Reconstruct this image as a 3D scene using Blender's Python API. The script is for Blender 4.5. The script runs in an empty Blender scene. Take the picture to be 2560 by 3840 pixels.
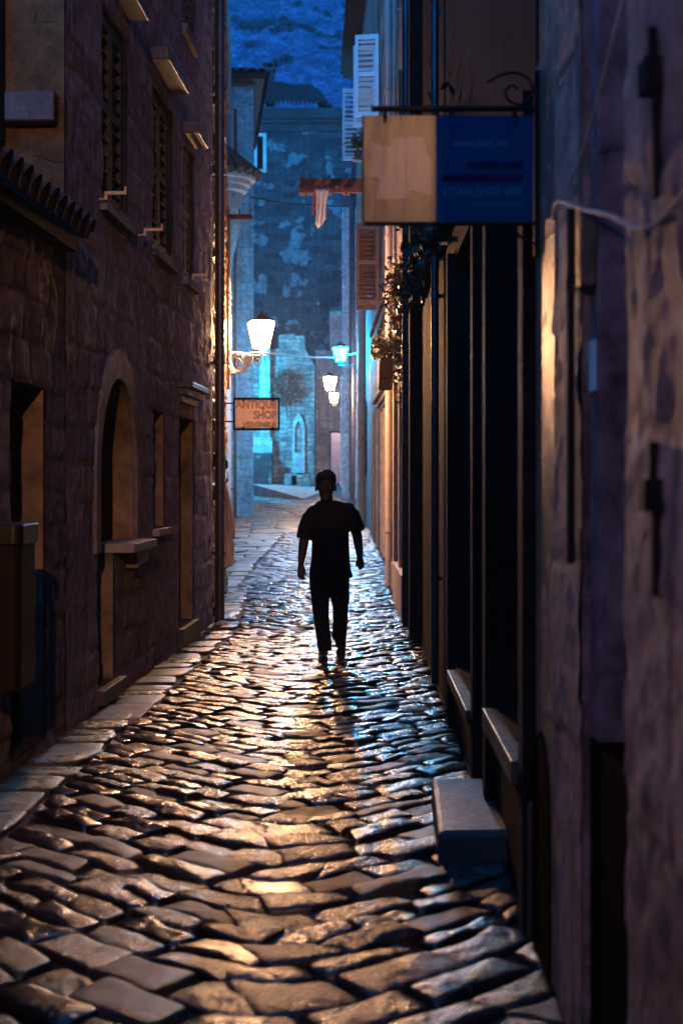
import bpy, bmesh, math, random
import numpy as np
from mathutils import Matrix, Vector, noise as mnoise

random.seed(11); rng = np.random.default_rng(11)
S = bpy.context.scene
COL = S.collection
PI = math.pi
FOC = 3267.0                      # focal length in picture units (50 mm lens)
EYE = 1.7

# ------------------------------------------------------------------ terrain
def g(d):                          # height of the street along its length
    if d < 18: return 0.0
    if d < 42: return 0.025*(d-18)
    if d < 60: return 0.6 + 0.05*(d-42)
    return 1.5 + 0.01*(d-60)
def xl(d):                         # left and right edge of the paving
    if d < 16.7: return -2.258+0.03*d
    if d < 20.6: return -1.80-0.052*(d-16.75)
    if d < 24: return -2.0-0.45*(d-20.6)
    return -3.6-0.02*(d-24)
def xr(d):
    return float(np.interp(d, [0,15.2,18.4,22.5,33.2,44,52,60], [.66,.60,.56,.46,.20,-.22,-.7,-1.2]))
def at(x, y, d):                   # a point seen at picture place x, y and d metres down the street
    return Vector(((x-835)*d/FOC, d, EYE-(y-1100)*d/FOC))

# ------------------------------------------------------------------ mesh helper
M={}
class MB:
    def __init__(s): s.v=[]; s.f=[]
    def add(s, verts, faces, M=None):
        b=len(s.v)
        for p in verts:
            p=Vector(p)
            s.v.append(tuple(M@p) if M is not None else tuple(p))
        for f in faces: s.f.append(tuple(b+i for i in f))
        return s
    def box(s, x0,x1,y0,y1,z0,z1, M=None):
        v=[(x0,y0,z0),(x1,y0,z0),(x1,y1,z0),(x0,y1,z0),(x0,y0,z1),(x1,y0,z1),(x1,y1,z1),(x0,y1,z1)]
        return s.add(v,[(0,3,2,1),(4,5,6,7),(0,1,5,4),(1,2,6,5),(2,3,7,6),(3,0,4,7)],M)
    def prism(s, poly, y0, y1, M=None):       # poly in x,z
        n=len(poly)
        v=[(p[0],y0,p[1]) for p in poly]+[(p[0],y1,p[1]) for p in poly]
        f=[tuple(range(n)),tuple(range(2*n-1,n-1,-1))]
        f+=[((i+1)%n,i,n+i,n+(i+1)%n) for i in range(n)]
        return s.add(v,f,M)
    def tube(s, pts, r, n=8, M=None, cap=True):
        pts=[Vector(p) for p in pts]; m=len(pts)
        rs=r if isinstance(r,(list,tuple)) else [r]*m
        v=[];f=[]; up=None
        for i,p in enumerate(pts):
            t=(pts[min(i+1,m-1)]-pts[max(i-1,0)]).normalized()
            if up is None:
                up=Vector((0,0,1)) if abs(t.z)<.9 else Vector((1,0,0))
            a=(up-t*up.dot(t)).normalized(); b=t.cross(a); up=a
            for k in range(n):
                q=2*PI*k/n
                v.append(p+(a*math.cos(q)+b*math.sin(q))*rs[i])
        for i in range(m-1):
            for k in range(n):
                f.append((i*n+k,i*n+(k+1)%n,(i+1)*n+(k+1)%n,(i+1)*n+k))
        if cap: f.append(tuple(range(n-1,-1,-1))); f.append(tuple(range((m-1)*n,m*n)))
        return s.add(v,f,M)
    def lathe(s, prof, n=24, a0=0, a1=2*PI, M=None):
        v=[];f=[]; full=abs(a1-a0-2*PI)<1e-6; c=n if full else n+1
        for (r,z) in prof:
            for k in range(c):
                q=a0+(a1-a0)*k/n; v.append((r*math.cos(q),r*math.sin(q),z))
        for i in range(len(prof)-1):
            for k in range(n):
                k2=(k+1)%c
                f.append((i*c+k,i*c+k2,(i+1)*c+k2,(i+1)*c+k))
        return s.add(v,f,M)
    def rings(s, rings, n=20):                # rings: list of (centre, half x, half y) stacked, closed at the ends
        v=[];f=[]
        for (c,rx,ry) in rings:
            for k in range(n):
                q=2*PI*k/n; v.append((c[0]+rx*math.cos(q),c[1]+ry*math.sin(q),c[2]))
        m=len(rings)
        for i in range(m-1):
            for k in range(n): f.append((i*n+k,i*n+(k+1)%n,(i+1)*n+(k+1)%n,(i+1)*n+k))
        f.append(tuple(range(n-1,-1,-1))); f.append(tuple(range((m-1)*n,m*n)))
        return s.add(v,f)
    def ball(s, c, rx, ry, rz, n=14, M=None):
        v=[];f=[]
        for i in range(n+1):
            t=PI*i/n
            for k in range(n*2):
                q=PI*k/n; v.append((c[0]+rx*math.sin(t)*math.cos(q),c[1]+ry*math.sin(t)*math.sin(q),c[2]-rz*math.cos(t)))
        w=n*2
        for i in range(n):
            for k in range(w): f.append((i*w+k,i*w+(k+1)%w,(i+1)*w+(k+1)%w,(i+1)*w+k))
        return s.add(v,f,M)
    def mesh(s, name):
        me=bpy.data.meshes.new(name); me.from_pydata(s.v,[],s.f); me.update(); return me
    def build(s, name, mat, parent=None, smooth=False, bevel=0, fix=True):
        me=s.mesh(name)
        if fix:
            bm=bmesh.new(); bm.from_mesh(me)
            if smooth: bmesh.ops.remove_doubles(bm,verts=bm.verts,dist=1e-5)
            bmesh.ops.recalc_face_normals(bm,faces=bm.faces); bm.to_mesh(me); bm.free()
        if mat: me.materials.append(mat)
        if smooth: me.polygons.foreach_set('use_smooth',[True]*len(me.polygons))
        o=bpy.data.objects.new(name,me); COL.objects.link(o)
        if parent: o.parent=parent
        if bevel:
            m=o.modifiers.new('edge','BEVEL'); m.width=bevel; m.segments=2; m.limit_method='ANGLE'
        return o

def tag(o, label=None, cat=None, group=None, kind=None):
    if label: o['label']=label
    if cat: o['category']=cat
    if group: o['group']=group
    if kind: o['kind']=kind
    return o
def thing(name, label, cat, loc=(0,0,0), rz=0, group=None):
    o=bpy.data.objects.new(name,None); COL.objects.link(o); o.empty_display_size=.2
    o.location=loc; o.rotation_euler=(0,0,rz)
    return tag(o,label,cat,group)
def bake(o):                                  # turn an object's modifiers into plain mesh
    dg=bpy.context.evaluated_depsgraph_get(); dg.update()
    me=bpy.data.meshes.new_from_object(o.evaluated_get(dg))
    o.modifiers.clear(); o.data=me; return o
def copy_tree(o, parent=None):
    c=o.copy(); COL.objects.link(c)
    if parent: c.parent=parent
    for ch in o.children: copy_tree(ch,c)
    return c

# ------------------------------------------------------------------ materials
class NT:
    def __init__(s,name):
        s.m=bpy.data.materials.new(name); s.m.use_nodes=True; s.t=s.m.node_tree; s.t.nodes.clear()
        s.out=s.n('ShaderNodeOutputMaterial'); s.b=s.n('ShaderNodeBsdfPrincipled'); s.l(s.b.outputs[0],s.out.inputs[0])
    def n(s,t,**k):
        x=s.t.nodes.new(t)
        for a,b in k.items(): setattr(x,a,b)
        return x
    def l(s,a,b): s.t.links.new(a,b)
    def coord(s, kind='Object'): return s.n('ShaderNodeTexCoord').outputs[kind]
    def noise(s, v, scale, detail=6, rough=.6):
        x=s.n('ShaderNodeTexNoise'); x.inputs['Scale'].default_value=scale; x.inputs['Detail'].default_value=detail
        x.inputs['Roughness'].default_value=rough
        if v is not None: s.l(v,x.inputs['Vector'])
        return x.outputs['Fac']
    def ramp(s, f, stops):
        r=s.n('ShaderNodeValToRGB'); e=r.color_ramp.elements
        while len(e)<len(stops): e.new(.5)
        for i,(p,c) in enumerate(stops):
            e[i].position=p; e[i].color=(*c,1) if not isinstance(c,(int,float)) else (c,c,c,1)
        s.l(f,r.inputs[0]); return r.outputs[0]
    def math(s, op, a, b=None):
        x=s.n('ShaderNodeMath',operation=op)
        for i,q in enumerate((a,b)):
            if q is None: continue
            if isinstance(q,(int,float)): x.inputs[i].default_value=q
            else: s.l(q,x.inputs[i])
        return x.outputs[0]
    def mix(s, f, a, b, mode='MIX'):
        x=s.n('ShaderNodeMix',data_type='RGBA',blend_type=mode)
        for sock,q in ((x.inputs[0],f),(x.inputs[6],a),(x.inputs[7],b)):
            if isinstance(q,(int,float)): sock.default_value=q
            elif isinstance(q,tuple): sock.default_value=(*q,1)
            else: s.l(q,sock)
        return x.outputs[2]
    def bump(s, h, dist, strength=1):
        x=s.n('ShaderNodeBump'); x.inputs['Distance'].default_value=dist; x.inputs['Strength'].default_value=strength
        s.l(h,x.inputs['Height']); s.l(x.outputs[0],s.b.inputs['Normal'])

def plain(name, col, rough=.6, metal=0, var=.35, scale=6, bump=.002, bscale=40, spec=.5):
    t=NT(name); v=t.coord()
    n=t.noise(v,scale)
    lo=tuple(c*(1-var) for c in col); hi=tuple(min(1,c*(1+var)) for c in col)
    t.l(t.ramp(n,[(.3,lo),(.7,hi)]),t.b.inputs['Base Color'])
    t.b.inputs['Metallic'].default_value=metal; t.b.inputs['Specular IOR Level'].default_value=spec
    r=t.ramp(t.noise(v,scale*3),[(.3,max(0,rough-.12)),(.7,min(1,rough+.12))]); t.l(r,t.b.inputs['Roughness'])
    if bump: t.bump(t.noise(v,bscale,8,.65),bump)
    return t.m

def masonry(name, light, dark, mortar, bw=.45, bh=.24, msize=.012, plaster=None, cover=.5, pscale=.7, bump=.03, rough=.8, wob=.06, stain=None, fine=.012, spec=.3, pd=(9,.62), pe=.03):
    t=NT(name); v=t.coord(); sep=t.n('ShaderNodeSeparateXYZ'); t.l(v,sep.inputs[0])
    com=t.n('ShaderNodeCombineXYZ'); t.l(t.math('ADD',sep.outputs[0],sep.outputs[1]),com.inputs[0]); t.l(sep.outputs[2],com.inputs[1])
    w=t.n('ShaderNodeTexNoise'); w.inputs['Scale'].default_value=2.3; w.inputs['Detail'].default_value=4; t.l(v,w.inputs['Vector'])
    off=t.n('ShaderNodeVectorMath',operation='MULTIPLY_ADD'); t.l(w.outputs['Color'],off.inputs[0]); off.inputs[1].default_value=(wob*3,wob*2,0); t.l(com.outputs[0],off.inputs[2])
    br=t.n('ShaderNodeTexBrick'); t.l(off.outputs[0],br.inputs['Vector']); br.inputs['Scale'].default_value=1
    br.inputs['Brick Width'].default_value=bw; br.inputs['Row Height'].default_value=bh; br.inputs['Mortar Size'].default_value=msize
    br.inputs['Mortar Smooth'].default_value=.6; br.inputs['Bias'].default_value=0; br.squash=1.3; br.squash_frequency=3
    br.inputs['Color1'].default_value=(*light,1); br.inputs['Color2'].default_value=(*dark,1); br.inputs['Mortar'].default_value=(*mortar,1)
    big=t.noise(v,.9,5,.65); med=t.noise(v,7,8,.7); fin=t.noise(v,38,8,.75)
    c=t.mix(.75,br.outputs['Color'],t.ramp(med,[(.34,.3),(.66,1.4)]),'MULTIPLY')
    vo=t.n('ShaderNodeTexVoronoi'); vo.inputs['Scale'].default_value=13; t.l(v,vo.inputs['Vector'])
    pit=t.ramp(vo.outputs['Distance'],[(.05,0),(.22,1)])
    stone_h=t.math('ADD',t.math('MULTIPLY',br.outputs['Fac'],-.55),t.math('ADD',t.math('MULTIPLY',med,1.5),t.math('ADD',t.math('MULTIPLY',fin,.8),t.math('MULTIPLY',pit,.25))))
    h=stone_h
    if plaster:
        pm=t.ramp(t.noise(v,pscale,*pd),[(cover-pe,0),(cover+pe,1)])
        pc=t.mix(.8,plaster,t.ramp(t.noise(v,4.2,10,.75),[(.36,.3),(.64,1.35)]),'MULTIPLY')
        c=t.mix(pm,c,pc)
        ph=t.math('ADD',t.math('MULTIPLY',med,1.3),t.math('ADD',t.math('MULTIPLY',fin,.7),t.math('ADD',t.math('MULTIPLY',pit,.2),.1)))
        mx=t.n('ShaderNodeMix',data_type='FLOAT'); t.l(pm,mx.inputs[0]); t.l(stone_h,mx.inputs[2]); t.l(ph,mx.inputs[3]); h=mx.outputs[0]
    if stain: c=t.mix(t.ramp(big,[(.42,0),(.6,.85)]),c,stain)
    # weather streaks running down the wall
    st=t.n('ShaderNodeMapping'); st.inputs['Scale'].default_value=(5,5,.35); t.l(v,st.inputs[0])
    c=t.mix(.55,c,t.ramp(t.noise(st.outputs[0],1.2,5,.6),[(.35,.45),(.62,1.1)]),'MULTIPLY')
    t.l(c,t.b.inputs['Base Color']); t.b.inputs['Specular IOR Level'].default_value=spec
    t.l(t.ramp(fin,[(.3,max(.05,rough-.2)),(.7,min(1,rough+.15))]),t.b.inputs['Roughness'])
    t.bump(h,bump)
    return t.m

def old_stone(name, dark, light, mortar, rough=.62, bump=.012, spec=.45):
    t=NT(name); v=t.coord()
    a=t.n('ShaderNodeAttribute'); a.attribute_name='rnd'; j=t.n('ShaderNodeAttribute'); j.attribute_name='joint'
    c=t.ramp(a.outputs['Fac'],[(0,dark),(1,light)]); med=t.noise(v,6,10,.75); fin=t.noise(v,45,8,.75)
    c=t.mix(.9,c,t.ramp(med,[(.35,.35),(.65,1.45)]),'MULTIPLY'); c=t.mix(.5,c,t.ramp(fin,[(.38,.4),(.62,1.4)]),'MULTIPLY')
    c=t.mix(j.outputs['Fac'],mortar,c)
    t.l(c,t.b.inputs['Base Color']); t.l(t.ramp(fin,[(.3,rough-.2),(.7,rough+.15)]),t.b.inputs['Roughness']); t.b.inputs['Specular IOR Level'].default_value=spec
    t.bump(t.math('ADD',t.math('MULTIPLY',med,.8),fin),bump); return t.m
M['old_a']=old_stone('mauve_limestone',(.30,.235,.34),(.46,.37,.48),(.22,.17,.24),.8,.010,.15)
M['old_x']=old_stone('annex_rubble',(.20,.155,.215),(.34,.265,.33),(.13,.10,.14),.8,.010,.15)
M['old_b']=old_stone('golden_rubble',(.20,.14,.10),(.46,.35,.26),(.08,.05,.04),.5)
M['old_r']=old_stone('worn_mauve_render',(.24,.125,.12),(.46,.28,.27),(.14,.08,.08),.65)
def emissive(name, col, e):
    t=NT(name); t.b.inputs['Base Color'].default_value=(.9,.9,.85,1)
    t.b.inputs['Emission Color'].default_value=(*col,1); t.b.inputs['Emission Strength'].default_value=e
    return t.m


M['wall_a']=masonry('weathered_render',(.20,.145,.18),(.12,.09,.115),(.06,.05,.06),.48,.26,.004,(.245,.175,.215),.50,.8,.16,.6,.13,spec=.5)
M['wall_b']=masonry('rough_rubble',(.40,.31,.22),(.24,.18,.12),(.1,.07,.05),.30,.17,.02,None,.5,1,.13,.5,.12,spec=.5)
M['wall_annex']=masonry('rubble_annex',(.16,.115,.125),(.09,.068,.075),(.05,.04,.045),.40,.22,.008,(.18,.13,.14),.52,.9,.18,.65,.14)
M['pink']=masonry('pink_render',(.42,.32,.29),(.33,.25,.22),(.25,.2,.18),.5,.26,.006,(.45,.34,.30),.42,.8,.03,.8,.1)
M['ochre']=masonry('ochre_render',(.34,.20,.10),(.25,.14,.07),(.14,.08,.05),.7,.3,.008,(.36,.21,.10),.48,.8,.05,.8,.1)
M['ashlar']=masonry('pale_ashlar',(.38,.47,.50),(.26,.33,.36),(.2,.25,.28),.55,.26,.010,(.38,.47,.5),.56,.6,.03,.85,.05)
M['far_wall']=masonry('stained_wall',(.075,.075,.085),(.03,.03,.04),(.035,.035,.04),.5,.28,.006,(.19,.19,.205),.565,.8,.06,.9,.12,pd=(9,.6),pe=.012)
M['garden']=masonry('old_limestone',(.42,.40,.38),(.17,.165,.165),(.10,.10,.10),.38,.19,.012,None,.5,1,.07,.9,.16)
M['lit_stone']=masonry('cream_stone',(.6,.49,.42),(.40,.29,.26),(.35,.28,.25),.62,.36,.010,None,.5,1,.03,.85,.05)
M['peel']=masonry('peeling_render',(.30,.21,.16),(.17,.11,.08),(.12,.09,.07),.30,.12,.014,(.55,.46,.40),.49,.7,.05,.7,.1)
M['right_far']=masonry('grey_render',(.4,.38,.36),(.3,.28,.26),(.25,.25,.25),.5,.26,.008,(.46,.43,.41),.40,.5,.04,.75,.1)
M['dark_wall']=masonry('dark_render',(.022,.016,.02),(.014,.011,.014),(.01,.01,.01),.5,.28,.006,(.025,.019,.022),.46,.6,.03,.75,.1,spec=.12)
M['near_wall']=masonry('patched_render',(.34,.20,.20),(.24,.14,.145),(.2,.13,.13),.9,.5,.004,(.55,.36,.37),.50,1.5,.04,.75,.15)
M['trim']=plain('limestone_trim',(.42,.36,.32),.6,0,.3,5,.006,30)
M['trim_dark']=plain('dark_stone_trim',(.07,.045,.038),.42,0,.35,5,.006,26,.6)
M['post']=plain('flaking_post',(.13,.095,.135),.7,0,.7,9,.01,18,.2)
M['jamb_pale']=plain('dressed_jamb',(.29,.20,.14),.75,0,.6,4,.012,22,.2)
M['ring']=plain('arch_stone',(.25,.195,.21),.7,0,.4,5,.012,22,.3)
M['jamb']=plain('marble_jamb',(.20,.13,.10),.35,0,.5,7,.008,22,.6)
M['step']=plain('worn_step_stone',(.055,.055,.07),.45,0,.25,8,.006,45)
M['tile']=plain('clay_tile',(.07,.035,.025),.8,0,.5,5,.006,25)
M['tile_far']=plain('old_roof_tile',(.022,.020,.022),.85,0,.6,1.5,.01,8)
M['shutter_dark']=plain('dark_green_shutter',(.008,.008,.009),.5,0,.3,8,.002)
M['shutter_white']=plain('white_shutter',(.36,.66,.78),.55,0,.1,4,.002)
M['shutter_brown']=plain('brown_shutter',(.12,.06,.045),.55,0,.4,6,.003)
M['shutter_cream']=plain('cream_shutter',(.62,.5,.38),.5,0,.2,6,.003)
M['door']=plain('dark_timber',(.006,.0045,.0045),.7,0,.4,5,.004,20,.1)
M['door_tan']=plain('tan_door',(.38,.27,.21),.55,0,.2,5,.003,20)
M['door_purple']=plain('purple_door',(.30,.13,.38),.28,.0,.15,3,.001,20,.8)
M['void']=plain('unlit_room',(.003,.0025,.003),.95,0,.2,4,0,40,.02)
M['iron']=plain('black_iron',(.02,.018,.017),.45,.6,.3,12,.001,80)
M['iron_dk']=plain('painted_iron',(.008,.007,.008),.6,.0,.3,12,.001,80,.15)
M['rust']=plain('rusty_iron',(.13,.05,.04),.75,.2,.5,14,.003,60)
M['pipe']=plain('zinc_pipe',(.09,.08,.10),.33,.7,.25,5,.001,40)
M['pipe_cream']=plain('cream_pipe',(.5,.42,.36),.4,0,.2,5,.001,40)
M['brass']=plain('pale_iron_catch',(.75,.55,.3),.45,.2,.3,40,.001,80)
M['cable']=plain('pale_cable',(.6,.52,.46),.5,0,.1,10,0)
M['cable_old']=plain('dusty_cable',(.26,.19,.19),.6,0,.1,10,0)
M['bin']=plain('brown_bin',(.016,.008,.006),.55,0,.25,8,.001,60,.15)
M['bin_lid']=plain('bin_lid',(.014,.007,.005),.4,0,.25,8,.001,60)
M['shirt']=plain('black_cotton',(.008,.008,.009),.9,0,.2,30,.001,200,.2)
M['jeans']=plain('navy_denim',(.004,.006,.013),.85,0,.25,30,.001,300,.2)
M['skin']=plain('skin',(.05,.027,.02),.6,0,.12,20,.0005,200,.3)
M['hair']=plain('dark_hair',(.012,.01,.009),.6,0,.3,60,.004,120,.3)
M['shoe']=plain('black_leather',(.01,.009,.009),.5,0,.3,20,.001,100)
M['leaf']=plain('ivy_leaf',(.11,.10,.045),.45,0,.5,9,0)
M['leaf_dark']=plain('dark_leaf',(.035,.04,.025),.5,0,.5,9,0)
M['leaf_red']=plain('rust_leaf',(.13,.05,.04),.7,0,.5,5,0)
M['stem']=plain('stem',(.07,.05,.03),.8)
M['blue']=plain('blue_sign_enamel',(.0015,.055,.16),.5,0,.1,5,0,40,.03)
M['ink_pale']=plain('pale_lettering',(.02,.20,.36),.5,0,.1,5,0,40,.05)
M['ink_red']=plain('red_lettering',(.02,.003,.02),.5,0,.2,20,0,40,.05)
M['ink_bar']=plain('dark_bar',(.003,.016,.07),.5,0,.1,5,0,40,.05)
M['ink_brown']=plain('brown_lettering',(.24,.13,.10),.6,0,.1,5,0)
M['sign_sand']=plain('sand_sign_board',(.62,.43,.33),.6,0,.08,4,.0005,90)
M['cloth_white']=plain('white_cloth',(.6,.6,.62),.9,0,.1,20,.001,80)
M['cloth_red']=plain('red_cloth',(.55,.035,.012),.9,0,.15,20,.001,80)
M['glass_dark']=plain('dark_glass',(.01,.012,.015),.1,0,.1,4,0)
M['flood']=plain('black_metal',(.015,.015,.016),.4,.3,.2,10,0)
M['bag']=plain('crumpled_white',(.6,.58,.55),.7,0,.2,20,.004,40)
WARM=(1,.60,.27); CYAN=(.16,.75,1.0)
M['glow1']=emissive('lit_lamp_glass_warm',(1,.49,.22),1250)
M['glow2']=emissive('lit_lamp_glass_cool',(.0005,.46,1.0),1900)
M['glow3']=emissive('lit_lamp_glass_far',(1,.56,.30),1200)
M['glow4']=emissive('lit_lamp_glass_amber',(1,.52,.22),800)

def translucent(name, col, f, tcol):
    t=NT(name); n=t.noise(t.coord(),9)
    tr=t.n('ShaderNodeBsdfTranslucent'); t.l(t.mix(.35,tcol,t.ramp(n,[(.3,.5),(.7,1.2)]),'MULTIPLY'),tr.inputs[0])
    t.l(t.mix(.3,col,t.ramp(n,[(.3,.55),(.7,1.1)]),'MULTIPLY'),t.b.inputs['Base Color']); t.b.inputs['Roughness'].default_value=.24; t.b.inputs['Specular IOR Level'].default_value=.16
    mp=t.n('ShaderNodeMapping'); mp.inputs['Scale'].default_value=(6,1,1.5); t.l(t.coord(),mp.inputs[0]); t.bump(t.noise(mp.outputs[0],1.5,3),.0015)
    mx=t.n('ShaderNodeMixShader'); mx.inputs[0].default_value=f
    t.l(t.b.outputs[0],mx.inputs[1]); t.l(tr.outputs[0],mx.inputs[2]); t.l(mx.outputs[0],t.out.inputs[0])
    return t.m
M['sign_white']=translucent('milky_sign_sheet',(.13,.12,.125),.35,(.5,.42,.38))
M['star']=translucent('sign_star_sheet',(.42,.33,.32),.4,(.9,.8,.74))
M['sign_sand']=translucent('sand_sign_board',(.62,.50,.46),.55,(.75,.64,.62))
M['tulle']=translucent('thin_cloth',(.5,.44,.45),.5,(.7,.62,.62))

def cobble_mat():
    t=NT('polished_cobble'); v=t.coord()
    a=t.n('ShaderNodeAttribute'); a.attribute_name='rnd'; r=a.outputs['Fac']
    a2=t.n('ShaderNodeAttribute'); a2.attribute_name='wear'; w=a2.outputs['Fac']
    med=t.noise(v,9,7,.65); fin=t.noise(v,60,8,.7)
    c=t.ramp(r,[(0,(.009,.0075,.009)),(.5,(.017,.014,.016)),(1,(.034,.028,.028))])
    c=t.mix(.6,c,t.ramp(med,[(.3,.5),(.7,1.2)]),'MULTIPLY')
    t.l(c,t.b.inputs['Base Color'])
    rr=t.math('ADD',t.math('MULTIPLY',w,.24),t.math('ADD',t.math('MULTIPLY',med,.20),.10))
    t.l(rr,t.b.inputs['Roughness']); t.b.inputs['Specular IOR Level'].default_value=.8
    vo=t.n('ShaderNodeTexVoronoi'); vo.inputs['Scale'].default_value=26; t.l(v,vo.inputs['Vector'])
    pit=t.ramp(vo.outputs['Distance'],[(.04,0),(.16,1)])
    sel=t.ramp(t.noise(v,5,3),[(.5,0),(.6,1)])
    ph=t.math('MULTIPLY',t.math('MULTIPLY',pit,sel),.35)
    h=t.math('ADD',t.math('MULTIPLY',med,t.math('ADD',t.math('MULTIPLY',w,.5),.42)),t.math('ADD',ph,t.math('MULTIPLY',fin,t.math('ADD',t.math('MULTIPLY',w,1.5),.07))))
    t.bump(h,.013)
    return t.m
M['cobble']=cobble_mat()
def dirt_mat():
    t=NT('joint_dirt'); v=t.coord('Object'); n=t.noise(v,14,9,.7)
    t.l(t.ramp(n,[(.3,(.018,.015,.014)),(.7,(.05,.042,.038))]),t.b.inputs['Base Color']); t.b.inputs['Roughness'].default_value=.8
    t.bump(t.noise(v,45,9,.75),.012); return t.m
M['dirt']=dirt_mat()
def slab_mat():
    t=NT('terrace_paving'); v=t.coord('Object')
    br=t.n('ShaderNodeTexBrick'); t.l(v,br.inputs['Vector']); br.inputs['Scale'].default_value=1; br.inputs['Brick Width'].default_value=.7; br.inputs['Row Height'].default_value=.45
    br.inputs['Color1'].default_value=(.24,.23,.24,1); br.inputs['Color2'].default_value=(.17,.16,.17,1); br.inputs['Mortar'].default_value=(.07,.07,.07,1); br.inputs['Mortar Size'].default_value=.015
    t.l(br.outputs[0],t.b.inputs['Base Color']); t.b.inputs['Roughness'].default_value=.6
    t.bump(t.math('ADD',t.noise(v,20,6),t.math('MULTIPLY',br.outputs['Fac'],-1)),.01); return t.m
M['slab']=slab_mat()
def mountain_mat():
    t=NT('limestone_mountain'); v=t.coord('Object')
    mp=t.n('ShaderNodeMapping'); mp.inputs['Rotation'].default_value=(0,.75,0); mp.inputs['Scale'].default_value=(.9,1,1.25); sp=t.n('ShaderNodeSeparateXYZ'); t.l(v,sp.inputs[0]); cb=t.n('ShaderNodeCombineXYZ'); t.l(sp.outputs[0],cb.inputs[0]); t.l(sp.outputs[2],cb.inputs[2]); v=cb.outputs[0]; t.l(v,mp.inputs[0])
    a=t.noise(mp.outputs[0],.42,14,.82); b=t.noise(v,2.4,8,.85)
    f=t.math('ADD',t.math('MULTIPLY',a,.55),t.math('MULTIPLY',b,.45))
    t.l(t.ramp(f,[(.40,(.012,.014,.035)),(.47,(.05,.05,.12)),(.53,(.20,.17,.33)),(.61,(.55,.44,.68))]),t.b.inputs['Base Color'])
    t.b.inputs['Roughness'].default_value=.95; t.b.inputs['Specular IOR Level'].default_value=.1
    t.bump(f,.8); return t.m
M['mountain']=mountain_mat()

# ------------------------------------------------------------------ shared shapes
def slatted_leaf(w, h, pitch=.055, T=.035, split=True):
    """a louvred leaf: x across 0..w, y thickness, z 0..h"""
    m=MB(); st=.065; T2=T/2
    m.box(0,st,-T2,T2,0,h).box(w-st,w,-T2,T2,0,h)
    rails=[(0,.10),(h-.09,h)]
    if split: rails.insert(1,(h*.52-.04,h*.52+.04))
    for a,b in rails: m.box(st,w-st,-T2+.002,T2-.002,a,b)
    for (a,b),(c,d) in zip(rails[:-1],rails[1:]):
        n=max(1,int((c-b)/pitch))
        for i in range(n):
            z=b+(i+.5)*(c-b)/n
            m.box(st-.002,w-st+.002,-T2*.95,T2*.95,-.004,.004,Matrix.Translation((0,0,z))@Matrix.Rotation(.75,4,'X')@Matrix.Scale(1.35,4,(0,1,0)))
    return m
def place(m, Mx):
    m.v=[tuple(Mx@Vector(p)) for p in m.v]; return m
def tile_patch(m, a, b, c, dd, nu, nv, h=.07, lift=.03):
    """barrel tiled slope; a-b is the eave, dd-c the ridge"""
    a,b,c,dd=map(Vector,(a,b,c,dd)); nrm=(b-a).cross(dd-a).normalized()
    if nrm.z<0: nrm=-nrm
    per=6; cols=nu*per; v=[];f=[]
    for j in range(nv):
        for e in (0,1):
            t=(j+e)/nv
            p0=a.lerp(dd,t); p1=b.lerp(c,t)
            for i in range(cols+1):
                q=i/cols; k=(i%per)/per
                bump=abs(math.sin(PI*(i/per)))*h
                jit=.25*h*mnoise.noise(Vector((i//per*3.1,j*7.7,1)))
                v.append(p0.lerp(p1,q)+nrm*(bump+jit+(lift if e==0 else 0)))
    w=cols+1
    for j in range(nv):
        for i in range(cols):
            o=2*j*w+i; f.append((o,o+1,o+w+1,o+w))
        if j<nv-1:
            for i in range(cols):
                o=(2*j+1)*w+i; f.append((o,o+1,o+w+1,o+w))
    m.add(v,f); return m

class Front:
    """a house front along the street: x runs down the street, z up, the face lies at y = 0"""
    def __init__(s, name, label, cat, d0, X0, d1, X1, left, base=None):
        s.d0,s.X0=d0,X0; s.L=math.hypot(d1-d0,X1-X0); s.cx=(X1-X0)/s.L; s.cy=(d1-d0)/s.L
        s.sg=1 if left else -1             # inward direction in y
        s.z0=min(g(d0),g(d1)) if base is None else base
        s.e=thing(name,label,cat,(X0,d0,0),math.atan2(s.cy,s.cx))
    def u(s, x):
        k=(x-835)/FOC; return (s.X0-k*s.d0)/(k*s.cy-s.cx)
    def d(s, u): return s.d0+u*s.cy
    def z(s, x, y): return EYE-(y-1100)*s.d(s.u(x))/FOC
    def box(s, m, u0,u1,out0,out1,z0,z1):  # out = metres in front of the face
        ys=sorted((-s.sg*out0,-s.sg*out1)); return m.box(u0,u1,ys[0],ys[1],z0,z1)
    def wall(s, mat, H, cuts=(), thick=.6, name='wall'):
        m=MB(); s.box(m,0,s.L,-thick,0,s.z0-.3,H); o=m.build(name,mat,s.e)
        for k in cuts:
            c=MB()
            if k[0]=='rect': _,u0,u1,z0,z1,dp=k; s.box(c,u0,u1,-dp,.2,z0,z1)
            else:
                _,poly,dp=k; ys=sorted((s.sg*dp,-s.sg*.2)); c.prism(poly,ys[0],ys[1])
            co=c.build('cutter',None,s.e); bpy.context.view_layer.update()
            b=o.modifiers.new('cut','BOOLEAN'); b.operation='DIFFERENCE'; b.object=co; b.solver='EXACT'
            bake(o); bpy.data.objects.remove(co)
        return o
    def slab(s, name, mat, u0,u1,out,z0,z1,inset=0,bevel=.006, parent=None):
        m=MB(); s.box(m,u0,u1,-inset,out,z0,z1); return m.build(name,mat,parent or s.e,bevel=bevel)
    def pipe(s, u, out, z0, z1, r, mat, name='drainpipe', collars=2.2):
        m=MB(); y=-s.sg*out
        m.tube([(u,y,z0),(u,y,z1)],r,14)
        z=z0+.8
        while z<z1: m.tube([(u,y,z),(u,y,z+.05)],r*1.22,14); m.box(u-.012,u+.012,min(0,y),max(0,y),z+.01,z+.04); z+=collars
        return m.build(name,mat,s.e,smooth=False)

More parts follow.
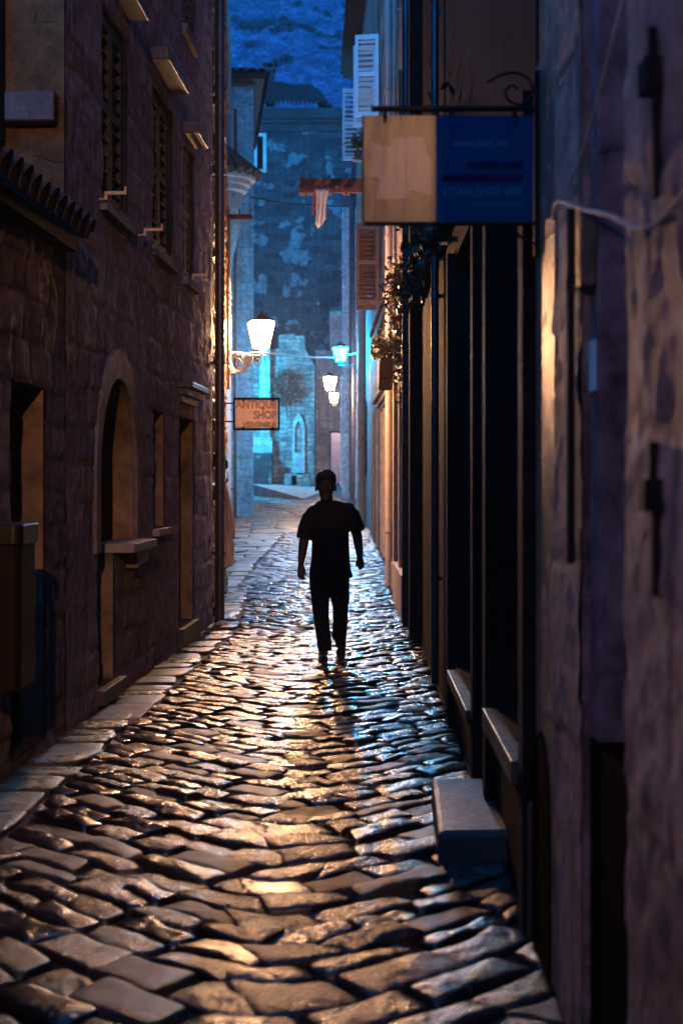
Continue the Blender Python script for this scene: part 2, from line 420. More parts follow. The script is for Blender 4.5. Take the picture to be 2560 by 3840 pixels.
def vnoise(x,y,seed):
    r=np.random.default_rng(seed).random((64,64)); xi=np.floor(x).astype(int); yi=np.floor(y).astype(int); fx=x-xi; fy=y-yi
    fx=fx*fx*(3-2*fx); fy=fy*fy*(3-2*fy); a=r[xi%64,yi%64]; b=r[(xi+1)%64,yi%64]; c=r[xi%64,(yi+1)%64]; d=r[(xi+1)%64,(yi+1)%64]
    return (a*(1-fx)+b*fx)*(1-fy)+(c*(1-fx)+d*fx)*fy-.5
def fbm(x,y,seed,o=4,g_=.55):
    s_=0;a=1
    for k in range(o): s_=s_+a*vnoise(x*2**k+17*k,y*2**k+5*k,seed+k); a*=g_
    return s_
def facing(F, mat, u0, u1, z0, z1, res, bw, bh, seed, hole=None, block=.014, rough=.016, joint=.016, cover=0.0, out=.004):
    """weathered stone skin over a wall: irregular courses, sunk joints and pitted faces as real relief"""
    r=np.random.default_rng(seed); nu=int((u1-u0)/res)+1; nz=int((z1-z0)/res)+1
    U,Z=np.meshgrid(np.linspace(u0,u1,nu),np.linspace(z0,z1,nz))
    Uw=U+.10*fbm(U*1.3,Z*1.3,seed+50,3)+.03*fbm(U*5,Z*5,seed+51,2); Zw=Z+.09*fbm(U*1.1,Z*1.1,seed+60,3)+.03*fbm(U*5,Z*5,seed+61,2)
    zb=[z0-1]
    while zb[-1]<z1+1: zb.append(zb[-1]+bh*r.uniform(.65,1.45))
    zb=np.array(zb); ci=np.clip(np.searchsorted(zb,Zw)-1,0,len(zb)-2)
    dz=np.minimum(Zw-zb[ci],zb[ci+1]-Zw); du=np.zeros_like(U); rnd=np.zeros_like(U); off=np.zeros_like(U)
    for c in range(len(zb)-1):
        m_=ci==c
        if not m_.any(): continue
        ub=[u0-1-r.uniform(0,bw)]
        while ub[-1]<u1+1: ub.append(ub[-1]+bw*r.uniform(.55,1.6))
        ub=np.array(ub); bi=np.clip(np.searchsorted(ub,Uw[m_])-1,0,len(ub)-2)
        du[m_]=np.minimum(Uw[m_]-ub[bi],ub[bi+1]-Uw[m_]); rr=r.random(len(ub)); ro=r.normal(0,1,len(ub)); rnd[m_]=rr[bi]; off[m_]=ro[bi]
    e=np.clip(np.minimum(du,dz)/.035,0,1); e=e*e*(3-2*e)
    n1=fbm(U*4,Z*4,seed+1,4); n2=fbm(U*15,Z*15,seed+9,3,.7)
    h=e*(joint+block*.5*off)+rough*(n1+.55*n2)
    if cover:
        k=np.clip((fbm(U*.8+3,Z*.8,seed+30,5,.6)-(.5-cover))/.05,0,1); h=h*(1-k)+k*(joint*.95+rough*(.55*n1+.45*n2))
    H=np.clip(h,0,.06)+out
    X=U; Y=-F.sg*H
    keep=np.ones((nz-1,nu-1),bool)
    if hole: keep=~hole((U[:-1,:-1]+U[1:,1:])/2,(Z[:-1,:-1]+Z[1:,1:])/2)
    idx=np.arange(nu*nz).reshape(nz,nu); q=np.stack([idx[:-1,:-1],idx[:-1,1:],idx[1:,1:],idx[1:,:-1]],-1)[keep]
    if F.sg<0: q=q[:,::-1]
    used=np.unique(q); remap=-np.ones(nu*nz,int); remap[used]=np.arange(len(used)); q=remap[q]
    V=np.stack([X.ravel(),Y.ravel(),Z.ravel()],-1)[used]
    me=bpy.data.meshes.new('stone_facing'); me.from_pydata(V.tolist(),[],q.tolist()); me.update()
    a=me.attributes.new('rnd','FLOAT','POINT'); a.data.foreach_set('value',rnd.ravel()[used].astype(np.float32))
    a=me.attributes.new('joint','FLOAT','POINT'); a.data.foreach_set('value',(e if not cover else np.maximum(e,k)).ravel()[used].astype(np.float32))
    me.materials.append(mat); me.polygons.foreach_set('use_smooth',[True]*len(me.polygons))
    o=bpy.data.objects.new('stone_facing',me); COL.objects.link(o); o.parent=F.e; return o
def leaves(name, mat, centre_fn, n, size, parent=None, seed=1):
    r=np.random.default_rng(seed); m=MB(); v=[];f=[]
    for i in range(n):
        p=centre_fn(r); s=size*r.uniform(.55,1.35)
        a=Vector(r.normal(size=3)).normalized(); b=a.cross(Vector(r.normal(size=3))).normalized()
        q=len(v)
        v+=[p-a*s,p+b*s*.45-a*s*.2,p+b*s*.3+a*s*.45,p+a*s,p-b*s*.3+a*s*.45,p-b*s*.45-a*s*.2]
        f.append((q,q+1,q+2,q+3)); f.append((q,q+3,q+4,q+5))
    m.add(v,f); return m.build(name,mat,parent,fix=False)

# ================================================================== THE SETTING
# ground sheet under everything
ds=np.concatenate([np.arange(-30,80,1.0),np.array([90,110,140,200,400,900])])
xs=np.concatenate([[-400,-120,-40,-15],np.arange(-8,8.1,1.0),[15,40,120,400]])
m=MB(); V=[];F=[]
for d in ds:
    for x in xs: V.append((x,d,g(max(d,0))-.018))
w=len(xs)
for i in range(len(ds)-1):
    for j in range(w-1): F.append((i*w+j,i*w+j+1,(i+1)*w+j+1,(i+1)*w+j))
m.add(V,F); tag(m.build('ground',M['dirt'],smooth=True),kind='structure')

# cobbles -----------------------------------------------------------
def clip(poly, n, c):
    out=[]
    for i in range(len(poly)):
        a,b=poly[i],poly[(i+1)%len(poly)]; da=n[0]*a[0]+n[1]*a[1]-c; db=n[0]*b[0]+n[1]*b[1]-c
        if da<=0: out.append(a)
        if (da<0)!=(db<0):
            t=da/(da-db); out.append((a[0]+t*(b[0]-a[0]),a[1]+t*(b[1]-a[1])))
    return out
def area(p): return .5*abs(sum(p[i][0]*p[(i+1)%len(p)][1]-p[(i+1)%len(p)][0]*p[i][1] for i in range(len(p))))
CV=[];CF=[];CR=[];CW=[]
def add_stone(poly, n, gap, dome, rough, rnd, round_=.32, level=0.0):
    p=np.array(poly); c=p.mean(0)
    # even resampling of the outline
    q=np.vstack([p,p[:1]]); seg=np.linalg.norm(np.diff(q,axis=0),axis=1); cum=np.r_[0,np.cumsum(seg)]
    t=np.linspace(0,cum[-1],n,endpoint=False); o=np.c_[np.interp(t,cum,q[:,0]),np.interp(t,cum,q[:,1])]
    for _ in range(2 if round_>.2 else 1): o=o*(1-round_)+round_*.5*(np.roll(o,1,0)+np.roll(o,-1,0))
    dlt=o-c; L=np.linalg.norm(dlt,axis=1,keepdims=True)+1e-6
    o=c+dlt*(1-gap/L)
    sd=rng.uniform(0,100); tilt=rng.normal(0,.017,2)
    base=len(CV); lv=level+rng.normal(0,.004)
    prof=[(1.0,-.045),(.99,-.010),(.965,.001),(.90,.45*dome),(.76,.78*dome),(.55,.95*dome),(.28,1.0*dome)]
    ph=rng.uniform(0,6.28,4)
    for (fr,z) in prof:
        for k in range(n):
            xy=c+(o[k]-c)*fr; x,y=float(xy[0]),float(xy[1])
            zz=z
            if fr<.98:
                amp=.95*dome*(1-fr*.4)
                zz+=amp*mnoise.noise(Vector((x*5.5+sd,y*5.5,sd)))+.35*dome*mnoise.noise(Vector((x*14,y*14+sd,2)))*(1 if fr<.9 else .5)
                zz+=tilt[0]*(x-c[0])+tilt[1]*(y-c[1])
            CV.append((x,y,g(y)+lv+zz)); CR.append(rnd); CW.append(rough)
    CV.append((float(c[0]),float(c[1]),g(float(c[1]))+lv+dome*(1+.5*mnoise.noise(Vector((c[0]*5.5+sd,c[1]*5.5,sd)))))); CR.append(rnd); CW.append(rough)
    m_=len(prof)
    for i in range(m_-1):
        for k in range(n): CF.append((base+i*n+k,base+i*n+(k+1)%n,base+(i+1)*n+(k+1)%n,base+(i+1)*n+k))
    for k in range(n): CF.append((base+(m_-1)*n+k,base+(m_-1)*n+(k+1)%n,base+m_*n))
def jit(p,a): return (p[0]+rng.normal(0,a),p[1]+rng.normal(0,a))
def xc(d): return -.42+.10*math.sin(d*.35)
D0,D1=2.6,34.0
def bend(x,v):                          # rows run as a blunt V that points at the viewer
    return v+1.05*(math.sqrt((x-xc(v))**2+.05)-.22)+.05*mnoise.noise(Vector((x*1.3,v*1.3,4)))
v=-2.0
while v<36:
    wv=rng.uniform(.18,.29) if v<6.5 else rng.uniform(.145,.25); x=-2.6+rng.uniform(0,.4)
    while x<1.3:
        lu=rng.uniform(.21,.40) if v<6.5 else rng.uniform(.17,.35); sg=-1 if x+lu/2<xc(v) else 1
        lean=-sg*rng.uniform(.30,.62)*wv; pieces=[(v,v+wv)]
        if wv>.33 and rng.random()<.3: h_=v+wv*rng.uniform(.42,.58); pieces=[(v,h_),(h_,v+wv)]
        for va,vb in pieces:
            fa,fb=(va-v)/wv,(vb-v)/wv
            ring=[(x+lean*fa,va),(x+lu*.5+lean*fa,va),(x+lu+lean*fa,va),(x+lu+lean*fb,vb),(x+lu*.5+lean*fb,vb),(x+lean*fb,vb)]
            poly=[jit((p,bend(p,q)),.014) for p,q in ring]
            cc=np.mean(np.array(poly),axis=0); d=cc[1]
            if not(D0<d<D1): continue
            lim=(xl(d)+.355 if d<16.5 else xl(d)+.32) if d<21 else max(xl(d)+.3,-1.9)
            poly=clip(poly,(-1,0),-lim)
            if len(poly)>=3: poly=clip(poly,(1,0),xr(d)-.01)
            if len(poly)>=3 and area(poly)>.010:
                rough=rng.uniform(.6,.9) if rng.random()<.14 else rng.uniform(0,.3)
                n=34 if d<9 else (22 if d<15 else 14)
                add_stone(poly,n,.0055 if d<14 else .009,rng.uniform(.009,.0175) if d<18 else .011,rough if d<22 else .5,rng.random(),.22,level=rng.normal(.004,.004))
        x+=lu
    v+=wv
# edging slabs along the walls
d=2.6
while d<21:
    l=rng.uniform(.22,.52); a,b=xl(d),xl(d+l); wd=rng.uniform(.355,.385) if d<16.5 else .32
    if abs(d-10.2)>.36 or True:
        k=rng.uniform(-.04,.04)
        add_stone([jit((a-.05,d),.006),jit((a+wd-.03,d+.06),.025),jit((a+wd-.03+k,d+l+.06),.025),jit((b-.05,d+l),.006)],18,.011,.012,rng.uniform(.25,.6),rng.random()*.15,.15,level=rng.normal(.006,.006))
    d+=l
d=34
while d<44:
    l=rng.uniform(.3,.6); a,b=xr(d),xr(d+l)
    add_stone([jit((a-.25,d),.01),(a+.06,d),(b+.06,d+l),jit((b-.25,d+l),.01)],14,.010,.005,.7,rng.random()*.35,.15,level=.012)
    d+=l
# broad flags where the street widens beyond the shop sign
d=20.6
while d<60:
    l=rng.uniform(.5,.95); x=max(-9.0,xl(d)-(3 if d>24 else 0))
    hi=(-1.9 if d<34 else xr(d)-.25)
    while x<hi:
        wx=rng.uniform(.6,1.3); x2=min(x+wx,hi)
        if x2-x>.1: add_stone([jit((x,d),.02),jit((x2,d),.02),jit((x2,d+l),.02),jit((x,d+l),.02)],12,.012,.006,rng.uniform(.4,.9),.4+.6*rng.random(),.12,level=.004)
        x=x2
    d+=l
me=bpy.data.meshes.new('street_paving'); me.from_pydata(CV,[],CF); me.update()
for nm,arr in (('rnd',CR),('wear',CW)):
    at_=me.attributes.new(nm,'FLOAT','POINT'); at_.data.foreach_set('value',np.array(arr,dtype=np.float32))
me.materials.append(M['cobble']); me.polygons.foreach_set('use_smooth',[True]*len(me.polygons))
o=bpy.data.objects.new('street_paving',me); COL.objects.link(o); tag(o,kind='structure')
# one pale slab beside the wall
m=MB(); a=at(236,1664,0.1) if False else None
m.add([(-1.92,9.95,.022),(-1.57,9.98,.024),(-1.56,10.62,.026),(-1.90,10.55,.024),(-1.92,9.95,-.04),(-1.57,9.98,-.04),(-1.56,10.62,-.04),(-1.90,10.55,-.04)],[(0,1,2,3),(7,6,5,4),(0,4,5,1),(1,5,6,2),(2,6,7,3),(3,7,4,0)])
o=m.build('paving_slab',M['trim'],bevel=.006); tag(o,'pale smooth paving slab set beside the left wall','paving slab')

# raised terrace at the end of the street
m=MB(); k0=(-9.0,53.6); k1=(-4.1,52.0); k2=(-2.07,49.2)
top=[(-9,53.6,1.62),(-4.1,52.0,1.52),(-2.07,49.2,1.02),(-1.3,56,1.32),(-1.2,64,1.62),(-9,64,1.72)]
bot=[(p[0],p[1],.3) for p in top]
n=len(top); m.add(top+bot,[tuple(range(n)),tuple(range(2*n-1,n-1,-1))]+[(i,n+i,n+(i+1)%n,(i+1)%n) for i in range(n)])
tag(m.build('terrace',M['slab']),kind='structure')

# mountain -------------------------------------------------------------
m=MB(); V=[];F=[]; nx,ny=110,90
for j in range(ny):
    t=j/(ny-1); d=120+330*t
    for i in range(nx):
        x=-150+320*i/(nx-1)
        z=4+ (d-120)*.72 + 9*mnoise.noise(Vector((x*.03,d*.03,0)))+4*mnoise.noise(Vector((x*.09,d*.09,5)))+1.6*mnoise.noise(Vector((x*.25,d*.25,9)))
        V.append((x,d,z))
for j in range(ny-1):
    for i in range(nx-1): F.append((j*nx+i,j*nx+i+1,(j+1)*nx+i+1,(j+1)*nx+i))
m.add(V,F); tag(m.build('mountain',M['mountain'],smooth=True),kind='structure')

def mz(x,d): return 4+(d-120)*.72+9*mnoise.noise(Vector((x*.03,d*.03,0)))+4*mnoise.noise(Vector((x*.09,d*.09,5)))+1.6*mnoise.noise(Vector((x*.25,d*.25,9)))
V=[];F=[]
for i in range(1100):
    d=random.uniform(125,300); x=random.uniform(-.12,.03)*d
    if mnoise.noise(Vector((x*.07,d*.07,33)))<random.uniform(-.2,.4): continue
    z=mz(x,d); s_=random.uniform(.25,.75)
    for k in range(46):
        a=Vector((random.gauss(0,1),random.gauss(0,1),random.gauss(0,1))).normalized(); b=a.orthogonal().normalized(); c=Vector((x,d,z+.5*s_))+Vector((random.gauss(0,.7)*s_,random.gauss(0,.5)*s_,random.gauss(0,.42)*s_)); q=.38*s_*random.uniform(.6,1.3)
        n0=len(V); V+=[tuple(c+a*q),tuple(c+b*q),tuple(c-a*q),tuple(c-b*q)]; F.append((n0,n0+1,n0+2,n0+3))
me=bpy.data.meshes.new('hillside_scrub'); me.from_pydata(V,[],F); me.materials.append(plain('dark_scrub',(.012,.02,.016),.9,0,.5,.3,0))
o=bpy.data.objects.new('hillside_scrub',me); COL.objects.link(o); tag(o,'dark scrub bushes dotted over the blue rocky hillside','scrub',kind='stuff')

# ================================================================== LEFT SIDE
# tall house with louvred windows
A=Front('stone_house','tall weathered house on the left with dark louvred upper windows and an arched shop door','house',9.4,-1.976,16.6,-1.76,True)
ua0,ua1=A.u(222),A.u(307); um=(ua0+ua1)/2
def arch(u0,u1,zb,zs,pointed=.12,n=14):
    r=(u1-u0)/2; pts=[(u0,zb),(u1,zb)]
    for i in range(n+1):
        q=PI*i/n; pts.append((u0+r+r*math.cos(q),zs+r*math.sin(q)*(1+pointed)))
    return pts
zarch=2.50
ztop=zarch-.72*1.1
cut_arch=arch(ua0,ua1,1.15,ztop,.1)
cuts=[('poly',[(ua0,.16),(ua0+.60,.16),(ua0+.60,1.16),(ua0,1.16)],.20),('poly',cut_arch,.20)]
us0,us1=A.u(349),A.u(376)
cuts.append(('rect',us0,us1,A.z(349,1215),A.z(349,940),.12))
ud0,ud1=A.u(409),A.u(443)
cuts.append(('rect',ud0,ud1,A.z(407,1446),A.z(414,957),.16))
wins=[]
for (x0,x1,zb,zt) in ((233,289,3.77,5.22),(349,391,3.77,5.19),(420,443,3.75,5.10),(418,443,6.27,7.7)):
    u0,u1=A.u(x0),A.u(x1); wins.append((u0,u1,zb,zt)); cuts.append(('rect',u0,u1,zb,zt,.12))
A.wall(M['wall_a'],8.2,cuts)
for (u0,u1,zb,zt) in wins:
    fr=MB(); A.box(fr,u0+.002,u1-.002,-.119,-.10,zb+.002,zt-.002); w=fr.build('window',M['void'],A.e)
    wd=(u1-u0)/2-.008
    for k in (0,1):
        lf=slatted_leaf(wd,zt-zb-.02,.105,.04)
        place(lf,Matrix.Translation((u0+.006+k*(wd+.005),.045,zb+.01))); lf.build('shutter',M['shutter_dark'],w)
    A.slab('sill',M['ring'],u0-.08,u1+.08,.065,zb-.09,zb-.001,0)
A.slab('hood_slab',M['trim_dark'],A.u(257),A.u(294),.17,5.42,5.52)
A.slab('hood_slab',M['trim_dark'],A.u(344),A.u(394),.17,5.40,5.51)
A.slab('hood_slab',M['trim_dark'],A.u(420),A.u(444),.16,5.20,5.32)
# arched surround
ring=MB(); outer=arch(ua0-.16,ua1+.16,1.16,ztop,.16,14); inner=arch(ua0,ua1,1.16,ztop,.1,14)
n=len(outer)
V=[(p[0],-.038,p[1]) for p in outer]+[(p[0],-.034,p[1]) for p in inner]+[(p[0],.02,p[1]) for p in outer]+[(p[0],.02,p[1]) for p in inner]
F=[]
for i in range(1,n):
    j=(i+1)%n
    F+=[(i,j,n+j,n+i),(i,2*n+i,2*n+j,j),(n+i,n+j,3*n+j,3*n+i)]
ring.add(V,F); ring.build('arch_surround',M['ring'],A.e)
p=MB(); A.box(p,ua0+.004,ua0+.596,-.199,-.17,.162,1.9); p.prism(arch(ua0+.003,ua1-.003,1.152,ztop-.003,.1),.175,.198)
dr=p.build('door',M['door'],A.e)
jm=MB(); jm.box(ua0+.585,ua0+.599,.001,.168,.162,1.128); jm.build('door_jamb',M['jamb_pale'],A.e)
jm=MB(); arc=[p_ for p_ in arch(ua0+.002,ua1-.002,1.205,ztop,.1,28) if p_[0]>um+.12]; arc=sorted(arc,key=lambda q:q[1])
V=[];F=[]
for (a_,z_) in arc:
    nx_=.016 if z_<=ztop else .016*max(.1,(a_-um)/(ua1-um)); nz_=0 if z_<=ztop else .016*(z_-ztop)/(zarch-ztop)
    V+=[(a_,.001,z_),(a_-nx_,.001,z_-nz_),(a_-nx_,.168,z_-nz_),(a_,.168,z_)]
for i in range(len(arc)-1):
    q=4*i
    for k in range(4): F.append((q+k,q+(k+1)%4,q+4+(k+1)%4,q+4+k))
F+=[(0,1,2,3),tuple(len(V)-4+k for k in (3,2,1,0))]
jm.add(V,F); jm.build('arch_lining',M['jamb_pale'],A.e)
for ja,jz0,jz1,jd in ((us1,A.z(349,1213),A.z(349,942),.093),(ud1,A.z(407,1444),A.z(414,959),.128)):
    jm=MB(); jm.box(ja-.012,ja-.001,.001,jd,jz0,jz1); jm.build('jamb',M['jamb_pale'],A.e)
h=MB(); h.box(ua0+.5,ua0+.53,.135,.17,.95,1.12); h.build('handle',M['iron'],dr)
# counter beside the door
A.slab('counter_sill',M['trim'],ua0+.56,ua1+.16,.17,1.13,1.20,.165)
cb=MB(); cb.prism([(ua0+.95,1.13),(ua1+.14,1.13),(ua1+.10,1.02),(ua0+1.05,.98)],-.11,0.0); cb.build('corbel',M['trim'],A.e,bevel=.015)
A.slab('door_step',M['step'],ua0-.05,ua0+.78,.07,.05,.158,.165)
vo=MB(); A.box(vo,us0+.004,us1-.004,-.119,-.095,A.z(349,1213),A.z(349,942)); vo.build('window',M['void'],A.e)
A.slab('sill',M['trim'],us0-.03,us1+.05,.075,A.z(349,1232),A.z(349,1216),0)
dd=MB(); A.box(dd,ud0+.004,ud1-.004,-.159,-.13,A.z(407,1444),A.z(414,959)); d2=dd.build('door',M['door'],A.e)
A.slab('door_step',M['step'],ud0-.03,ud1+.1,.06,.0,A.z(407,1447),.12)
hd=MB(); uh0,uh1=A.u(406),A.u(446)
for i,(o_,za,zb) in enumerate(((.05,2.46,2.53),(.10,2.531,2.60),(.16,2.601,2.66))): A.box(hd,uh0+.03*(2-i),uh1-.02*(2-i),0,o_,za,zb)
hd.build('door_hood',M['trim_dark'],A.e,bevel=.008)
A.pipe(A.L-.14,.10,.02,8.2,.055,M['pipe'])
A.pipe(A.L-.02,.08,.02,3.4,.03,M['pipe'])
# pale iron catches that hold the shutters back
for (x,y) in ((224,444),(316,528),(429,632)):
    u=A.u(x); z=A.z(x,y); c=MB()
    c.tube([(u,0,z-.045),(u,-.075,z-.04)],.009,8)
    c.box(u-.008,u+.008,-.20,-.06,z-.010,z+.014); c.box(u-.008,u+.008,-.214,-.20,z-.010,z+.05); c.box(u-.008,u+.008,-.075,-.055,z-.05,z+.006)
    c.build('shutter_catch',M['brass'],A.e)
def hole_a(U,Z):
    h_=np.zeros_like(U,bool)
    for (a_,b_,c_,d_) in wins+[(us0,us1,A.z(349,1215),A.z(349,940)),(ud0,ud1,A.z(407,1446),A.z(414,957)),(ua0,ua0+.60,.16,1.16),(ua0,ua1,1.15,ztop)]: h_|=(U>a_-.012)&(U<b_+.012)&(Z>c_-.012)&(Z<d_+.012)
    r_=(ua1-ua0)/2; h_|=(Z>=ztop)&(((U-um)/(r_+.012))**2+((Z-ztop)/(r_*1.1+.012))**2<1)
    return h_
facing(A,M['old_a'],.0,A.L-.20,-.05,8.1,.024,.46,.27,3,hole_a,.007,.0125,.008,.30)
# gable wall above the annex, with a stone shelf
gm=MB(); gm.box(.0,.45,.601,5.6,-.2,8.2); gm.box(-.016,-.002,-.002,5.6,3.31,8.2); gm.build('gable_wall',M['ochre'],A.e)
gs=MB(); gs.box(-.15,-.016,.03,.36,4.03,4.23); gs.build('stone_shelf',M['trim_dark'],A.e,bevel=.012)
gp=MB(); gp.tube([(-.09,.42,3.4),(-.09,.42,8.1)],.05,12); gp.build('drainpipe',M['iron_dk'],A.e)

# low annex with tiled eave
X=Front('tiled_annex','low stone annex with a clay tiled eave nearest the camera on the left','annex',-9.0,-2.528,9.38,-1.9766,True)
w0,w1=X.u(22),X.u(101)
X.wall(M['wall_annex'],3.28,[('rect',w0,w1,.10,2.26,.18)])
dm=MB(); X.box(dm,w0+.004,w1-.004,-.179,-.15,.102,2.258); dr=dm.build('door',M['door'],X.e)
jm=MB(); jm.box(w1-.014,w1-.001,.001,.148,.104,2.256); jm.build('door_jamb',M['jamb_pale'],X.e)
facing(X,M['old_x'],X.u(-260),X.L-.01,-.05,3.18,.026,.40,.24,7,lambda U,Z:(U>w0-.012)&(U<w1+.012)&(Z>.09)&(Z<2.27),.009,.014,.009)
rf=MB(); z0=3.30; tile_patch(rf,(0,-.20,z0),(X.L-.01,-.20,z0),(X.L-.01,3.6,z0+1.5),(0,3.6,z0+1.5),94,9,.075,.03)
rf.build('roof',M['tile'],X.e)
ev=MB(); ev.box(0,X.L-.02,-.10,.5,3.19,3.279)
for i in range(94):
    u=(i+.5)*X.L/94; ev.tube([(u-.05,-.2,3.305),(u-.05,.4,3.5)],.052,10)
ev.build('eave_tiles',M['tile'],X.e)

# rough stone house beyond the drainpipe
B=Front('rubble_house','narrow rubble stone house lit gold beside the first street lamp','house',16.75,-1.80,20.6,-2.0,True)
B.wall(M['wall_b'],9.4,[('rect',B.L-1.25,B.L-.35,.05,2.1,.3)])
bd=MB(); B.box(bd,B.L-1.24,B.L-.36,-.295,-.25,.05,2.1); bd.build('door',M['door'],B.e)
lf=slatted_leaf(.62,1.15,.08,.04); u=B.L-1.3
place(lf,Matrix.Translation((u,-.09,3.3))); lf.build('shutter',M['shutter_cream'],B.e)
lf=slatted_leaf(.4,.62,.08,.04); place(lf,Matrix.Translation((.55,-.09,4.75))); lf.build('shutter',M['shutter_brown'],B.e)
facing(B,M['old_b'],.0,B.L-.0,-.05,8.9,.026,.30,.17,11,lambda U,Z:(U>B.L-1.26)&(U<B.L-.34)&(Z<2.11),.022,.026,.024)
tr=MB(); B.box(tr,B.L-.13,B.L+.01,0,.07,3.0,5.6); tr.build('quoin',M['pink'],B.e)
bk=MB(); bk.box(B.L-.45,B.L,.601,4.5,-.1,9.4); bk.build('end_wall',M['wall_b'],B.e)

# house with a round bay and small tiled cap
C=Front('bay_house','pink rendered house with a rounded bay under a small tiled cap','house',26.0,-3.35,40.0,-3.72,True)
C.wall(M['pink'],14.6)
uc=C.L-1.3; bx=thing  # bay stands at the far end of the wall
bay=MB(); T=Matrix.Translation((uc,.15,0))
bay.lathe([(.04,6.6),(.18,7.2),(.34,7.9),(.46,8.6),(.52,9.3),(.56,9.45)],28,M=T); bo=bay.build('bay',M['pink'],C.e,smooth=True)
cn=MB(); cn.lathe([(.56,9.44),(.66,9.5),(.66,9.62),(.76,9.66),(.78,9.76),(.90,9.80),(.93,9.92),(.5,9.98)],28,M=T); cn.build('cornice',M['trim'],bo,smooth=False)
cp=MB()
for k in range(22):
    q=2*PI*k/22; r1=1.02; cp.tube([(uc+r1*math.cos(q),.15+r1*math.sin(q),9.93),(uc+.12*math.cos(q),.15+.12*math.sin(q),10.75)],[.12,.04],8)
cp.build('tiled_cap',M['tile'],bo)
C.pipe(C.L-.4,.14,.6,12.0,.05,M['rust'])
ce=MB(); ce.box(C.L-.6,C.L,.601,5,0,14.6); ce.build('end_wall',M['pink'],C.e)

# pale house facing down the street
Dh=thing('pale_house','tall pale ashlar house with a tiled eave facing down the street','house',(-3.25,42.0,0))
def plan_prism(m,P,z0,z1):
    n=len(P); m.add([(p[0],p[1],z0) for p in P]+[(p[0],p[1],z1) for p in P],[tuple(range(n-1,-1,-1)),tuple(range(n,2*n))]+[(i,(i+1)%n,n+(i+1)%n,n+i) for i in range(n)]); return m
m=plan_prism(MB(),[(-6.5,0),(0,0),(-1.1,9),(-6.5,9)],.2,13.3); m.build('wall',M['ashlar'],Dh)
m=plan_prism(MB(),[(-6.5,-.1),(.08,-.1),(-1.0,9),(-6.5,9)],13.302,13.4); plan_prism(m,[(-6.6,-.42),(.36,-.42),(-.75,9),(-6.6,9)],13.402,13.5); m.build('cornice',M['trim_dark'],Dh)
m=MB(); tile_patch(m,(-6.8,-.55,13.5),(.45,-.55,13.5),(-2.2,4.5,15.0),(-6.8,4.5,15.0),24,10,.12,.06); tile_patch(m,(.45,-.55,13.5),(-.7,9.2,13.5),(-2.6,8.5,15.0),(-2.2,4.5,15.0),30,7,.12,.06); m.build('roof',M['tile_far'],Dh)
m=MB(); m.box(-6.5,.42,-.62,-.5,13.40,13.5); m.build('gutter',M['iron_dk'],Dh)

# far stained house
E=thing('stained_house','large stained far house with a hipped tile roof below the mountain','house',(0,66.0,0))
xa,xb=-7.5,1.8
zt=at(0,285,66).z; ze=at(0,252,66).z
m=MB(); m.box(xa,xb,0,9,1,zt); o=m.build('wall',M['far_wall'],E)
wx0,wx1=at(584,0,66).x,at(612,0,66).x; wz1,wz0=at(0,306,66).z,at(0,396,66).z
c=MB(); c.box(wx0+.1,wx1-.12,-.3,.35,wz0+.12,wz1-.14); co=c.build('cutter',None,E); bpy.context.view_layer.update()
b=o.modifiers.new('cut','BOOLEAN'); b.object=co; b.operation='DIFFERENCE'; bake(o); bpy.data.objects.remove(co)
m=MB(); t=.13
m.box(wx0,wx1,-.05,.02,wz0,wz0+.14); m.box(wx0,wx1,-.05,.02,wz1-.15,wz1); m.box(wx0,wx0+t,-.05,.02,wz0+.14,wz1-.15); m.box(wx1-t-.03,wx1,-.05,.02,wz0+.14,wz1-.15); wi=m.build('window',M['trim'],E)
m=MB(); m.box(wx0+.1,wx1-.12,.28,.33,wz0+.12,wz1-.14); m.build('pane',M['void'],wi)
m=MB(); m.box(xa-.1,xb,-.12,0,zt-.35,zt-.003); m.box(xa-.1,xb,-.28,9,zt,zt+.18); m.box(xa-.2,xb,-.42,9,zt+.18,ze-.02); m.build('cornice',M['tile_far'],E)
ex0,ex1=at(552,0,66).x,at(752,0,66).x
m=MB(); rz=at(0,190,71).z; rr0,rr1=at(598,0,71).x,at(716,0,71).x
tile_patch(m,(ex0,-.5,ze),(ex1,-.5,ze),(rr1,5,rz-.3),(rr0,5,rz),20,12,.20,.09)
tile_patch(m,(ex1,-.5,ze),(ex1+.2,9,ze),(rr1,6,rz-.3),(rr1,5,rz-.3),20,12,.20,.09); m.build('roof',M['tile_far'],E)
m=MB(); cx=at(621,0,71).x; m.box(cx-.2,cx+.2,4.6,5.0,rz-1.2,rz+.5); m.box(cx-.28,cx+.28,4.52,5.08,rz+.5,rz+.6)
for q in (-.18,.18): m.box(cx+q-.05,cx+q+.05,4.6,5.0,rz+.6,rz+.8)
m.box(cx-.34,cx+.34,4.5,5.1,rz+.8,rz+.88); m.build('chimney',M['tile_far'],E)

# garden wall with a pointed niche
Gw=thing('garden_wall','old rough stone wall with a pale pointed niche at the street end','stone wall',(0,60.0,0))
gx0,gx1=-8.5,at(722,0,60).x
m=MB(); pts=[(gx0,1.0),(gx1,1.0),(gx1,6.5)]
tops=[(700,800),(700,770),(676,772),(676,765),(655,768),(640,770),(640,800),(622,803),(622,830),(590,830)]
pts+=[(at(x,0,60).x,at(0,y,60).z) for x,y in tops]+[(gx0,6.6)]
m.prism(pts,0,.9); m.build('wall',M['garden'],Gw)
def gothic(x0,x1,y0,y1,d,ys):
    xc_=(x0+x1)/2; P=[(x0,y1),(x1,y1),(x1,ys),((x1+xc_)/2+ (x1-x0)*.10,ys-(ys-y0)*.6),(xc_,y0),((x0+xc_)/2-(x1-x0)*.10,ys-(ys-y0)*.6),(x0,ys)]
    return [(at(x,0,d).x,at(0,y,d).z) for x,y in P]
